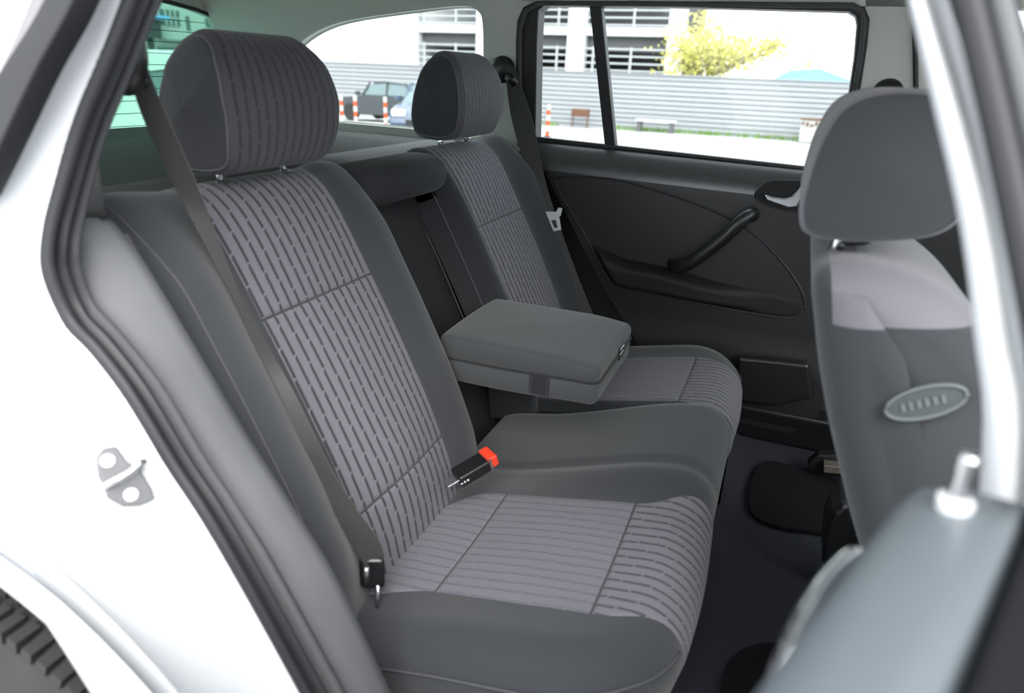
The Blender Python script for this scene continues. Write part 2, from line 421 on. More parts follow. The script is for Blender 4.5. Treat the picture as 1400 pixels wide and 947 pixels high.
def make_backrest(sg, inner, label, hy):
    root = thing('rear_seatback', (-.1, sg*-.36, .44), label, 'backrest', 'backrests of the rear bench')
    Sv = [BL[-1]*i/70 for i in range(71)]
    q = .045*math.pi/2
    T = lin(YO+.045-q-.10, YO+.045-q, 5)[:-1]+lin(YO+.045-q, YO+.05, 9)+lin(YO+.06, inner-.03, 40)+lin(inner-.022, inner+.013, 7)+lin(inner+.02, inner+.11, 5)
    grid('backrest_body', lambda s, t: bsurf(s, t, sg, inner), Sv, T, M['cloth'], root)
    bk = [V((-.306, 0, 1.012)), V((-.325, 0, .97)), V((-.24, 0, .70)), V((-.10, 0, .43))]
    loft('backrest_shell', [[V((p.x, sg*(YO+.01), p.z)) for p in bk]+[V((p.x+.03, sg*(YO+.01), p.z)) for p in bk[::-1]], [V((p.x, sg*(inner), p.z)) for p in bk]+[V((p.x+.03, sg*(inner), p.z)) for p in bk[::-1]]], M['net'], root, smooth=False)
    f = lambda s, t, d: bpan(s, t, sg, inner, d)
    a, b = -.478, -.212
    z1, z2 = s_at_z(.605), s_at_z(.882)
    panel('lumbar_insert', f, s_at_z(.48), z1, a, b, 18, 24, M['rib'], root, puff=.004)
    panel('back_insert', f, z1, z2, a, b, 26, 24, M['rib'], root, puff=.004)
    panel('shoulder_insert', f, z2, BL[-1]-.02, a, b, 26, 24, M['rib'], root, puff=.004)
    for tt, nm in ((-.590, 'piping'), (-.1905, 'seam')):
        pth = [f(s, tt if nm == 'piping' else -.2, .0005) for s in lin(s_at_z(.48), BL[-1]-.02, 40)]
        if nm == 'piping': tube(nm, pth, .0014, M['thread'], root, n=6)
    hr = headrest(root, (-.240, hy, 1.058), .120, M['rib_head'], M['cloth'], M['pipe'], tilt=-.05)
    for s2 in (-1, 1):
        mb = MB(); mb.tube([V((-.253, hy+s2*.067, 1.030)), V((-.253, hy+s2*.067, 1.044))], .012, 14); mb.build('post_guide', M['plastic'], root, smooth=True, sharp=.6)
    return root
nearback = make_backrest(1, -.125, 'wide rear backrest with headrest and folded-down armrest, nearest the open door', -.328)
farback = make_backrest(-1, -.172, 'narrow rear backrest with headrest beside the closed far door', .335)
# centre roll over the armrest recess (belongs to the wide section)
def ring_roll(y, k):
    return [V((-.245+.064*k*math.copysign(abs(math.cos(a))**.75, math.cos(a)), y, .997+.041*k*math.copysign(abs(math.sin(a))**.8, math.sin(a)))) for a in lin(0, 2*math.pi, 29)[:-1]]
ys = [(-.130, .97), (.155, 1.)]+[(.155+.03*math.sin(q), math.cos(q)*.5+.5) for q in lin(.2, 1.57, 7)]
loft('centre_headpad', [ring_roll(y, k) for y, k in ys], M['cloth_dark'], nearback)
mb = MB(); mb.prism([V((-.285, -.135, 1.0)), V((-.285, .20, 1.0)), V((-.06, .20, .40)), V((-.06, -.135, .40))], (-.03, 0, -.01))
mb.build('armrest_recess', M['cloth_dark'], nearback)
# piping on the recess wall of the narrow section
for dx in (.02, .085):
    pth = [V((bprof(s)[0].x-dx-.02, .1705, bprof(s)[0].z-.02)) for s in lin(s_at_z(.56), s_at_z(.98), 20)]
    tube('seam', pth, .0016, M['pipe'], farback, n=6)
# ---- armrest
AY0, AY1 = -.112, .150
def arm_top(x, y):
    e = ss(x, .10, .30)
    return .7445 + .009*math.cos((y-.016)/.16*1.2) - .008*ss(x, .16, .26)
def slab(x0, x1, ztop, zbot, r):
    """rounded box built in rings along z: outline inset near top"""
    def outline(ins, n=7):
        pts = []; rc = .018
        for (cx, cy, a0) in ((x1-rc, AY1-rc, 0), (x0+.02, AY1-rc, math.pi/2), (x0+.02, AY0+rc, math.pi), (x1-rc, AY0+rc, 1.5*math.pi)):
            for k in range(n):
                a = a0+math.pi/2*k/(n-1); pts.append((cx+(rc-ins)*math.cos(a), cy+(rc-ins)*math.sin(a)))
        out_ = []
        for i, a in enumerate(pts):
            b = pts[(i+1) % len(pts)]; L = math.hypot(b[0]-a[0], b[1]-a[1]); m_ = 12 if L > .1 else 1
            out_ += [(a[0]+(b[0]-a[0])*j/m_, a[1]+(b[1]-a[1])*j/m_) for j in range(m_)]
        return out_
    return outline
ol = slab(-.06, .249, 0, 0, 0)
rings = []
o0 = ol(0)
zseam = lambda x: .709+.005*ss(x, .05, .25)
zbt = lambda x: .666+.008*ss(x, .05, .25)
def tilt_arm(P):
    return P
def armring(ins, fz): return [tilt_arm(V((x, y, fz(x, y)))) for x, y in ol(ins)]
R1 = [armring(.004, lambda x, y: zseam(x))]+[armring(0, lambda x, y: zseam(x)+.004)]+[armring(.012*(1-math.cos(q)), lambda x, y, q=q: arm_top(x, y)-.012*(1-math.sin(q))) for q in lin(0, 1.5, 6)]
for k in (.9, .75, .55, .35, .15, .02):
    R1.append([tilt_arm((lambda X, Y: V((X, Y, arm_top(X, Y)+.004*(1-k))))(.095+(x-.095)*k, .019+(y-.019)*k)) for x, y in ol(.012)])
arm = loft('armrest', R1, M['cloth_grey'], nearback, sharp=.9)
arm['label'] = 'grey padded armrest folded down between the seats'
R2 = [armring(.02, lambda x, y: zbt(x)-.006), armring(.006, lambda x, y: zbt(x)-.003), armring(0, lambda x, y: zbt(x)+.006), armring(0, lambda x, y: zseam(x)-.004), armring(.004, lambda x, y: zseam(x))]
loft('armrest_base', R2, M['cloth_grey'], arm, sharp=.9)
rim = armring(-.0005, lambda x, y: zseam(x)); tube('piping', rim+[rim[0]], .0022, M['cloth_dark'], arm, n=6)
mb = MB(); mb.bb(.125, .163, AY0-.0015, AY0+.004, .673, .7095); mb.build('strap', M['cloth_dark'], arm, bevel=.001)
for x in (.129, .159):
    mb = MB()
    for k in range(9): mb.bb(x-.0006, x+.0006, AY0-.0024, AY0-.001, .673+k*.0039, .6752+k*.0039)
    mb.build('stitching', M['thread'], arm)
mb = MB(); mb.bb(.2465, .2515, .030, .070, .704, .730); lt = mb.build('latch', M['plastic'], arm, bevel=.002)
mb = MB(); mb.bb(.2512, .2522, .035, .065, .7245, .7265); mb.bb(.2512, .2522, .037, .063, .714, .7155); mb.build('latch_mark', M['white'], arm)
tube('hinge_tube', [V((.0, -.10, .69)), V((.0, .14, .69))], .014, M['plastic'], arm)
mb = MB(); mb.box((.12, .02, .661), (.05, .03, .022)); mb.build('hinge_bracket', M['plastic'], arm, bevel=.008)
# ================================================================ SEAT BELTS
def ribbon(name, L, R, m, parent, th=.0016):
    L = smooth_path(L, 6); R = smooth_path(R, 6); rings = []
    for i in range(len(L)):
        t = (L[min(i+1, len(L)-1)]-L[max(0, i-1)]); w = R[i]-L[i]; n = t.cross(w)
        n = n.normalized()*th/2 if n.length > 1e-9 else V((0, 0, th/2))
        mid = (L[i]+R[i])/2
        rings.append([L[i]+n, mid+n, R[i]+n, R[i]-n, mid-n, L[i]-n])
    return loft(name, rings, m, parent, sharp=.8)
sb = thing('seat_belt', (.05, -.5, .47), 'black seat belt crossing the near backrest from the rear pillar', 'seat belt', 'rear seat belts')
Lp = [(172, 80, -.605), (178, 108, -.60), (199, 169, -.578), (238, 253, -.552), (268, 310, -.54), (316, 400, -.53), (352, 475, -.532), (383, 540, -.532), (411, 607, -.532), (421, 640, -.532), (450, 690, -.530), (480, 740, -.527), (500, 775, -.525)]
Rp = [(200, 75, -.60), (204, 100, -.595), (233, 169, -.57), (270, 253, -.538), (292, 310, -.523), (327, 400, -.521), (365, 470, -.518), (402, 536, -.520), (434, 602, -.520), (450, 636, -.520), (481, 686, -.515), (519, 740, -.508), (526, 770, -.505)]
ribbon('webbing', [at(u, v, 1, y) for u, v, y in Lp], [at(u, v, 1, y) for u, v, y in Rp], M['belt'], sb)
c = at(182, 82, 1, -.607)
gl = grid('belt_guide', lambda a, b: c+V((.030*math.cos(a)*math.sin(b), -.012+.016*math.cos(b), .042*math.sin(a)*math.sin(b)+.008)), lin(0, 2*math.pi, 25)[:-1], lin(.02, 3.12, 14), M['plastic'], sb, cu=True)
mb = MB(); mb.tube([c+V((-.004, .004, -.018)), c+V((-.002, .012, -.020))], .008, 16, up=V((0, 0, 1))); mb.build('guide_bolt', M['plastic'], gl, smooth=True, sharp=.6)
p1 = at(509, 782, 1, -.515); 
mb = MB(); X = (at(524, 768, 1, -.508)-at(497, 768, 1, -.52)).normalized()
mb.box(p1, (.034, .012, .05), X, X.cross(V((0, 0, 1))).normalized(), V((0, 0, 1))); mb.build('anchor_cover', M['plastic'], sb, bevel=.006)
mb = MB(); mb.tube([at(516, 800, 1, -.52), at(516, 836, 1, -.525)], .003, 8, flat=.5); mb.build('anchor_tab', M['steel'], sb, smooth=True)
mb = MB(); q = at(501, 785, 1, -.535); mb.tube([q+V((0, 0, .012)), q-V((0, 0, .010))], .004, 8); mb.build('anchor_bolt', M['steel'], sb, smooth=True)
# far belt
sf = thing('seat_belt', (.06, .55, .5), 'black seat belt with metal tongue hanging beside the far door', 'seat belt', 'rear seat belts')
fl = [(690, 92, .60), (700, 165, .585), (722, 240, .565), (737, 285, .555), (762, 370, .545), (785, 432, .535)]
fr = [(704, 92, .605), (728, 165, .595), (744, 240, .575), (757, 285, .563), (787, 370, .553), (812, 432, .543)]
ribbon('webbing', [at(u, v, 1, y) for u, v, y in fl], [at(u, v, 1, y) for u, v, y in fr], M['belt'], sf)
c = at(688, 95, 1, .622)
fg = grid('belt_guide', lambda a, b: c+V((.034*math.cos(a)*math.sin(b), -.004-.018*math.cos(b), .034*math.sin(a)*math.sin(b))), lin(0, 2*math.pi, 25)[:-1], lin(.02, 3.12, 14), M['plastic'], sf, cu=True)
tube('guide_loop', [c+V((.02, -.016, -.015)), c+V((.036, -.03, -.022)), c+V((.044, -.024, -.034))], .011, M['plastic'], fg)
def pxplate(mbx, pts, ax, val, dv): mbx.prism([at(u, v, ax, val) for u, v in pts], dv)
tg = MB()
yy = .545
pxplate(tg, [(733, 283), (737, 284), (741, 289), (760, 290), (763, 284), (768, 285), (766, 295), (758, 299), (741, 297)], 1, yy, (0, .006, 0))
tng = tg.build('tongue_bar', M['bmetal'], sf, bevel=.001)
tg = MB(); o_ = [(748, 297), (764, 296), (767, 314), (757, 316)]; i_ = [(753, 301), (760, 300.5), (762.5, 311), (757.5, 312)]
for k in range(4):
    pxplate(tg, [o_[k], o_[(k+1) % 4], i_[(k+1) % 4], i_[k]], 1, yy, (0, .003, 0))
tg.build('tongue', M['bmetal'], sf)
# buckle
bk = thing('belt_buckle', (.09, -.24, .53), 'black belt buckle with red release button on the rear cushion', 'belt buckle')
A = at(627, 652, 2, .575); B = at(668, 628, 2, .592); D = (B-A); Ld = D.length; D.normalize(); Wd = D.cross(V((0, 0, 1))).normalized(); Nd = Wd.cross(D)
mb = MB(); mb.box(A+D*(Ld*.42), (Ld*.98, .036, .022), D, Wd, Nd); bb = mb.build('buckle_body', M['plastic'], bk, bevel=.004)
mb = MB(); mb.box(A+D*(Ld*.92)+Nd*.004, (.004, .038, .020), D, Wd, Nd); mb.build('buckle_rim', M['pipe'], bk)
mb = MB(); mb.box(A+D*(Ld*1.02)+Nd*.004, (.018, .036, .021), D, Wd, Nd); mb.build('release_button', M['red'], bk, bevel=.003)
mb = MB()
for k in range(3): mb.tube([A+D*(-.004+.006*k)+Wd*(.0185)+Nd*.0, A+D*(-.004+.006*k)+Wd*(.0205)], .0028, 8)
mb.build('rivet', M['steel'], bk, smooth=True)
mb = MB(); mb.box(A-D*.010, (.03, .02, .004), D, Wd, Nd); mb.build('buckle_strap', M['steel'], bk, bevel=.001)
# ================================================================ CAR BODY
car = thing('estate_car', (.1, 0, .2), 'silver estate car body around the open rear doorway', 'car body')
def yF(z): return -.735+.30*max(0, z-1.02)
def at_f(u, v, fn):
    y = fn(1.0)
    for _ in range(12): p = at(u, v, 1, y); y = fn(p.z)
    return at(u, v, 1, y)
SL = [(165, 0), (135, 78), (101, 159), (73, 253), (57, 318), (57, 375), (87, 443), (125, 485), (171, 546), (228, 640), (275, 711), (334, 812), (409, 947)]
SR = [(208, 0), (162, 111), (128, 203), (105, 304), (103, 345), (105, 367), (118, 405), (163, 459), (228, 538), (289, 640), (330, 700), (371, 760), (475, 947)]
FL = [at_f(u, v, yF) for u, v in SL]
FR = [at_f(u, v, lambda z: yF(z)+.042) for u, v in SR]
topL = FL[0]+(FL[0]-FL[1])*2.1; topR = FR[0]+(FR[0]-FR[1])*1.6
def ext(P): d = (P[-1]-P[-2]).normalized(); return [P[-1]+d*.06, P[-1]+d*.12+V((.01, 0, 0))]
FL = [topL]+FL+ext(FL); FR = [topR]+FR+ext(FR)
FLs = smooth_path(FL, 6); FRs = smooth_path(FR, 6)
# rubber seal: flap + woven roll + inner lip, running along the doorway
prof = [(0, -.004), (0, .006), (.10, .012), (.20, .009), (.26, .002), (.30, .004), (.36, .012), (.45, .014), (.52, .006), (.58, .004), (.64, .010), (.72, .014), (.82, .013), (.92, .007), (1, -.006)]
def sealpt(i, a, h):
    t = (FLs[min(i+1, len(FLs)-1)]-FLs[max(0, i-1)]).normalized(); w = FRs[i]-FLs[i]; n = t.cross(w).normalized()
    if n.dot(CAM-FLs[i]) < 0: n = -n
    return FLs[i]+w*a+n*h
seal = grid('door_seal', lambda i, k: sealpt(i, *prof[k]), range(len(FLs)), range(0, 9), M['rubber'], car)
grid('woven_seal_edge', lambda i, k: sealpt(i, *prof[k]), range(len(FLs)), range(8, 15), M['rubber_grey'], car)
# silver jamb + outer panel : one strip per station
WC = V((-.235, 0, .375)); 
def yskin(z): return -.862+.34*max(0, z-1.0)+.10*max(0, .5-z)
n0 = len(FLs)
def tgt(i):
    """where the outer panel strip of station i ends"""
    p = FLs[i]
    f = i/(n0-1)
    return f
def opening_out(i):
    t = (FLs[min(i+1, n0-1)]-FLs[max(0, i-1)]); t.y = 0; t.normalize()
    o = V((t.z, 0, -t.x))
    if o.x > 0: o = -o
    return o
lip = []
def body_pt(i, k):
    p = FLs[i]; o = opening_out(i); z = p.z
    steps = [(0, .0), (.012, -.006), (.022, -.020), (.030, -.040), (.038, -.062), (.047, -.085), (.058, -.103), (.072, -.115), (.09, -.121)]
    up = ss(z, 1.0, 1.12)
    if k < len(steps):
        a, b = steps[k]
        q = p+o*(a*(1-.25*up))+V((0, b*(1-.45*up), 0)); return q
    q = p+o*(.09*(1-.25*up))+V((0, -.121*(1-.45*up), 0))
    # towards arch crease or towards the rear
    kk = (k-len(steps)+1)/14
    d = V((q.x-WC.x, 0, q.z-WC.z)); ang = math.atan2(d.z, d.x)
    arch = V((WC.x+.445*math.cos(ang), 0, WC.z+.445*math.sin(ang)))
    w = ss(ang, math.radians(88), math.radians(62))
    rear = V((-.62, 0, z*.55+.50)) if z < 1.0 else V((q.x-.10, 0, z-.02))
    T = rear.lerp(arch, w)
    x = q.x+(T.x-q.x)*kk; zz = q.z+(T.z-q.z)*kk
    return V((x, q.y+(min(yskin(zz), q.y)-q.y)*ss(kk, 0, .5), zz))
grid('quarter_panel', body_pt, range(n0), range(9+14), M['silver'], car)
# wheel-arch flare : polar strip
def arch_pt(a, k):
    pr = [(.450, -.860), (.432, -.865), (.414, -.868), (.396, -.869), (.380, -.867), (.370, -.862), (.364, -.852), (.360, -.80), (.360, -.68)]
    r, y = pr[k]; return V((WC.x+r*math.cos(a), y, WC.z+r*math.sin(a)))
grid('wheel_arch', arch_pt, lin(math.radians(-10), math.radians(190), 60), range(9), M['silver'], car)
# panel behind the wheel arch
grid('rear_quarter_skin', lambda a, k: (lambda c, o: c.lerp(o, k))(V((WC.x+.445*math.cos(a), -.853, WC.z+.445*math.sin(a))), V((WC.x-1.0*max(.0, -math.cos(a))*1.0, -.853, 1.02))), lin(math.radians(80), math.radians(150), 16), lin(0, 1, 10), M['silver'], car)
# rear quarter glass of the near side with rubber edge
tp, tn = V((0, -.79, 1.02)), V((0, 1, -.34))
def ag(u, v): return atp(u, v, tp, tn)
rb = [ag(160, -150), ag(108, 0), ag(54, 101), ag(0, 215), ag(-30, 275)]; rl = [ag(125, -150), ag(68, 0), ag(7, 101), ag(-45, 190), ag(-75, 240)]
loft('quarter_rubber', [[a+V((0, -.006, 0)), b+V((0, -.006, 0)), b+V((0, .02, 0)), a+V((0, .02, 0))] for a, b in zip(smooth_path(rl, 5), smooth_path(rb, 5))], M['rubber'], car, bevel=.003)
gp = smooth_path(rl, 5); mb = MB()
vs = [p for p in gp]+[V((-1.0, p.y, p.z)) for p in gp]; n = len(gp)
mb.add(vs, [(i, i+1, n+i+1, n+i) for i in range(n-1)])
mb.build('side_glass', mat('dark_side_glass', (.20, .19, .20), .35, spec=.2), car, solid=.004)
# B pillar (silver) by the open door : edges traced on the doorway plane
def yB(z): return -.735+.30*max(0, z-1.02)
bl = [at_f(u, v, yB) for u, v in ((1232, -40), (1240, 0), (1276, 150), (1310, 300), (1330, 450), (1342, 640))]
br = [at_f(u, v, yB) for u, v in ((1256, -40), (1266, 0), (1312, 150), (1350, 300), (1375, 450), (1395, 640))]
bl = [bl[0]+(bl[0]-bl[1])*4]+bl+[bl[-1]+V((.03, 0, -.2)), bl[-1]+V((.04, 0, -.6))]; br = [br[0]+(br[0]-br[1])*4]+br+[br[-1]+V((.03, 0, -.2)), br[-1]+V((.04, 0, -.6))]
bls, brs = smooth_path(bl, 5), smooth_path(br, 5)
def brow(a, b):
    w = (b-a); o = V((.0, -1, 0))
    return [a+V((.012, .05, 0)), a+V((.002, .012, 0)), a+o*.000, a+w*.15+o*.006, a+w*.5+o*.009, a+w*.85+o*.006, b, b+V((.008, .012, 0)), b+V((.03, .02, 0)), b+V((.05, .05, 0))]
loft('b_pillar', [brow(a, b) for a, b in zip(bls, brs)], M['silver'], car)
car.children[-1].name = 'door_pillar'
bs = [b+V((.012, -.006, 0)) for b in brs]
loft('pillar_seal', [[b+V((-.002, -.012, 0)), b+V((.004, -.020, 0)), b+V((.012, -.018, 0)), b+V((.016, -.008, 0)), b+V((.03, 0, 0)), b+V((0, .012, 0))] for b in bs], M['rubber'], car)
# sill
mb = MB(); mb.bb(.16, 1.3, -.83, -.70, .22, .36); mb.build('sill', M['silver'], car, bevel=.02)
# striker on the jamb
from mathutils.bvhtree import BVHTree
qv = [body_pt(i, k) for i in range(n0) for k in range(23)]
bvh = BVHTree.FromPolygons(qv, [(i*23+k, i*23+k+1, (i+1)*23+k+1, (i+1)*23+k) for i in range(n0-1) for k in range(22)])
c0, Nn, _, _ = bvh.ray_cast(CAM, ray(169, 652).normalized())
if Nn.dot(CAM-c0) < 0: Nn = -Nn
Nn = (Nn+(CAM-c0).normalized()*.6).normalized(); c0 = c0+Nn*.004
Xs = (atp(215, 690, c0, Nn)-atp(130, 620, c0, Nn)); Xs = (Xs-Nn*Xs.dot(Nn)).normalized(); Ys = Nn.cross(Xs)
sc = 1/1750.
def SP(u, v, h=0):
    q = atp(u, v, c0, Nn); return q+Nn*h
mb = MB(); mb.prism([SP(u, v, .001) for u, v in ((131, 626), (140, 613), (158, 610), (172, 630), (190, 643), (206, 668), (211, 682), (190, 691), (168, 692), (146, 680), (141, 664), (134, 652))], Nn*.003)
stv = mb.build('striker', M['striker'], car, bevel=.001)
for u, v in ((146, 630), (178, 676)):
    mb = MB(); mb.tube([SP(u, v, .003), SP(u, v, .007)], .0062, 16, up=V((.3, .3, .9))); mb.tube([SP(u, v, .006), SP(u, v, .0085)], .003, 8, up=V((.3, .3, .9)))
    mb.build('bolt', M['steel'], stv, smooth=True, sharp=.5)
tube('striker_loop', smooth_path([SP(144, 664, .003), SP(150, 660, .018), SP(172, 648, .022), SP(192, 632, .020), SP(190, 640, .003)], 5), .0036, M['steel'], stv)
# side trim wedge between seal and backrest
TR = [(150, 300), (163, 312), (200, 362), (270, 478), (330, 580), (400, 690), (450, 770), (490, 850), (535, 947), (590, 1060)]
TLp = [(104, 302), (104, 330), (108, 372), (160, 452), (226, 532), (290, 640), (334, 705), (372, 760), (430, 860), (520, 1050)]
TRp = [at(u, v, 1, -.636) for u, v in TR]; TLq = [at(u, v, 1, -.690) for u, v in TLp]
TRs, TLs = smooth_path(TRp, 5), smooth_path(TLq, 5)
def trim_pt(i, k):
    a, b = TLs[i], TRs[i]
    if k == 0: return a+V((-.004, -.012, 0))
    if k >= 7: return b+V((-.03*(k-6), .004, -.01*(k-6)))
    q = (k-1)/5; n = V((.5, -.5, .5)).normalized()
    return a.lerp(b, q)+n*(.006*math.sin(q*math.pi))
grid('side_trim', trim_pt, range(len(TRs)), range(9), M['trimgrey'], car)
cap = [trim_pt(0, k) for k in range(9)]
mb = MB(); mb.add(cap+[p+V((-.05, .0, -.004)) for p in cap], [(k, k+1, 10+k, 9+k) for k in range(8)]); mb.build('side_trim_top', M['trimgrey'], car)
mb = MB(); mb.prism([at(u, v, 1, -.634) for u, v in ((164, 322), (168, 320), (192, 360), (189, 364))], (.002, .004, 0)); mb.build('trim_slot', M['rubber'], car)
# dark lower pillar cover above the trim
mb = MB(); mb.prism([at(u, v, 1, -.655) for u, v in ((104, 304), (146, 300), (140, 262), (136, 224), (120, 222), (112, 250))], (-.10, .012, 0)); mb.build('pillar_cover', M['plastic'], car, bevel=.006)
# ---------------------------------------------------------------- far inner wall, roof, tail
fp, fn_ = V((0, .665, 1.03)), V((0, 1, .18))      # far side glass plane (leans in)
def af(u, v): return atp(u, v, fp, fn_)
hole_q = smooth_path([af(*p) for p in ((384, 96), (396, 74), (424, 48), (470, 29), (560, 15), (632, 8), (654, 16), (660, 36), (661, 100), (661, 185), (560, 176), (470, 168), (384, 160))], 4, True)
def fy(z): return .665-.18*(z-1.03)
out = [V((x, fy(z), z)) for x, z in ((-1.09, .98), (-1.13, 1.10), (-1.25, 1.43), (-.13, 1.43), (-.17, 1.36), (-.2, 1.33), (-.205, 1.20), (-.19, .98))]
plate('rear_side_trim', out, [hole_q], M['pillar'], car, (0, .03, 0))
plate('side_window', hole_q, [], M['glass'], car, (0, .004, 0)); WW = car.children[-1]; WW.location.y += .016
tube('window_rubber', [p+V((0, .028, 0)) for p in hole_q+[hole_q[0]]], .004, M['pillar'], car, n=6)
# header over the far door and front pillar trim
mb = MB(); mb.prism([V((x, fy(z), z)) for x, z in ((-.2, 1.366), (1.3, 1.352), (1.3, 1.43), (-.2, 1.43))], (0, .05, 0)); mb.build('roof_rail', M['headliner'], car)
pil = [af(u, v) for u, v in ((1186, -30), (1300, -30), (1310, 300), (1160, 300), (1172, 120), (1180, 60))]
loft('far_pillar_trim', [[p+V((0, 0, 0)) for p in pil], [p+V((0, .05, 0)) for p in pil]], M['pillar'], car, smooth=False)
car.children[-1].name = 'pillar_trim'
c = af(1213, 128)
grid('belt_anchor_cap', lambda a, b: c+V((.032*math.cos(a)*math.sin(b), -.003-.02*math.cos(b), .032*math.sin(a)*math.sin(b))), lin(0, 2*math.pi, 25)[:-1], lin(.02, 1.5, 8), M['plastic'], car, cu=True)
tube('pillar_seal', [af(u, v)+V((0, -.004, 0)) for u, v in ((1249, 10), (1251, 70), (1252, 130), (1253, 200))], .005, M['rubber'], car, n=8)
# headliner / roof
def roofp(x, y): return V((x, y, 1.392+.030*math.sin(math.pi*(y+.62)/1.24)+.01*ss(x, -.5, -1.0)))
grid('roof_lining', roofp, lin(-1.245, 1.35, 30), lin(-.62, .62, 16), M['headliner'], car)
grid('roof_panel', lambda x, y: roofp(x, y)+V((0, 0, .04)), lin(-1.25, 1.37, 30), lin(-.68, .68, 16), M['silver'], car)
mb = MB(); mb.bb(-.2, 1.3, -.66, -.57, 1.325, 1.43); mb.build('door_header', M['silver'], car, bevel=.01)
# tail: slanted hatch frame with glass
hp, hn = V((-1.10, 0, 1.0)), V((1, 0, .36))
def ah(u, v): return atp(u, v, hp, hn)
def hx(z): return -1.10+(-.36)*(z-1.0)*-1 if False else -1.10-.36*(1.0-z)*-1*-1
def hX(z): return -1.10-.36*(z-1.0)
hin = [ah(90, 190), ah(236, 184), ah(300, 150), ah(303, 40), ah(296, 24), ah(268, 13), ah(232, 3), ah(200, -4), ah(60, -30)]
hout = [V((hX(.9), -.64, .9)), V((hX(.9), .70, .9)), V((hX(1.1), .70, 1.1)), V((hX(1.46), .68, 1.46)), V((hX(1.46), -.66, 1.46)), V((hX(1.1), -.64, 1.1))]
# window continues to the near side
hin = [V((hX(p.z), p.y, p.z)) for p in hin]
y_n = -.50; zb = hin[0].z
hin[0] = V((hX(zb), y_n, zb-.002)); hin[-1] = V((hX(hin[-2].z+.01), y_n, hin[-2].z+.01))
plate('tailgate_frame', hout, [hin], M['pillar'], car, (-.04, 0, 0))
plate('rear_window', hin, [], M['glass_green'], car, (-.004, 0, 0)); car.children[-1].location.x -= .015
zs_ = [hin[0].z+.02+.030*k for k in range(11)]
mb = MB()
for z in zs_:
    if z < 1.33: mb.tube([V((hX(z)-.012, -.48, z)), V((hX(z)-.012, .60, z))], .0009, 4)
mb.build('heating_wires', M['rubber'], car)
tube('window_rubber', hin+[hin[0]], .006, M['rubber'], car, n=6)
sp = smooth_path([ah(u, v)+V((.03, 0, 0)) for u, v in ((296, 36), (306, 40), (338, 34), (346, 18), (338, 4), (318, -4))], 5)
tube('tail_seal', sp, .008, M['rubber'], car, n=6)
mb = MB(); mb.prism([V((hX(1.035)+.02, -.60, 1.035)), V((hX(1.035)+.02, .64, 1.035)), V((hX(1.0)+.06, .64, 1.0)), V((hX(1.0)+.06, -.60, 1.0))], (-.05, 0, -.02)); mb.build('tail_sill', mat('green_grey_sill', (.07, .095, .09), .4), car)
# D-pillar trim filling the corner
dp = [V((-1.02, .60, 1.40)), V((-.84, .605, 1.40)), V((-.80, .62, 1.30)), V((-.86, .655, 1.03)), V((-1.12, .655, 1.0))]
# luggage bay side and floor
mb = MB(); mb.bb(-1.2, -.2, .63, .72, .30, 1.0); mb.build('bay_side', M['plastic'], car)
mb = MB(); mb.bb(-1.2, -.2, -.71, -.645, .30, .98); mb.build('bay_side', M['plastic'], car)
mb = MB(); mb.bb(-1.2, -.03, -.60, .60, .33, .40); mb.build('bay_floor', M['carpet'], car)
mb = MB(); mb.bb(-1.25, -1.12, -.70, .70, .30, .98); mb.build('tail_panel', M['plastic'], car)
# luggage cover
lc = thing('luggage_cover', (-.42, 0, .99), 'dark roller luggage cover behind the rear backrests', 'luggage cover')
rg = []
for y in (-.56, .58):
    rg.append([V((-.400+.040*math.cos(a)*1.2, y, 1.000+.030*math.sin(a))) for a in lin(0, 2*math.pi, 21)[:-1]])
loft('cassette', rg, M['cassette'], lc)
grid('cover_sheet', lambda x, y: V((x, y, 1.015-.006*math.sin((x+.42)/.6*math.pi))), lin(-1.09, -.42, 14), lin(-.58, .60, 10), M['net'], lc, solid=.002)
# ---------------------------------------------------------------- floor
def floorz(x, y):
    t = .10*gau(y, .13)
    z = .298+t*.25
    z += .07*ss(x, .50, .40)
    return z
grid('floor_carpet', lambda x, y: V((x, y, floorz(x, y))), lin(.30, 1.5, 40), lin(-.70, .70, 50), M['carpet'], car)
grid('seat_base', lambda a, y: V((.405+.03*a, y, .30+.24*(1-a))), lin(0, 1, 6), lin(-.60, .60, 20), M['carpet'], car)
mb = MB(); mb.prism([V((.2, .60, .40)), V((1.3, .60, .40)), V((1.3, .62, .30)), V((.2, .62, .30))], (0, .10, 0)); mb.build('far_sill', M['plastic'], car, bevel=.01)
mb = MB(); mb.bb(.20, 1.4, -.68, .68, .20, .235); mb.build('floor_pan', M['plastic'], car)
mb = MB(); mb.bb(-.02, .36, -.50, .50, .24, .40); mb.build('seat_pan', M['carpet'], car)
mb = MB(); mb.prism([V((.69, .70, .26)), V((1.75, .70, .26)), V((1.75, .70, 1.0)), V((.69, .70, 1.0))], (0, .08, 0)); mb.build('front_side_panel', M['plastic'], car)
mb = MB(); mb.prism([V((.70, -.79, .26)), V((1.75, -.79, .26)), V((1.75, -.79, .98)), V((.70, -.79, .98))], (0, .06, 0)); mb.build('front_side_panel', M['silver'], car)
mb = MB(); mb.prism([V((1.45, -.72, .62)), V((1.45, -.72, .86)), V((1.55, -.72, .95)), V((1.95, -.72, .95)), V((1.95, -.72, .26)), V((1.75, -.72, .26))], (0, 1.44, 0)); mb.build('dashboard', M['plastic'], car, bevel=.02)
mb = MB(); mb.prism([V((1.37, -.60, 1.40)), V((1.37, .60, 1.40)), V((1.95, .70, .95)), V((1.95, -.70, .95))], (.004, 0, .006)); mb.build('windscreen', M['glass'], car)
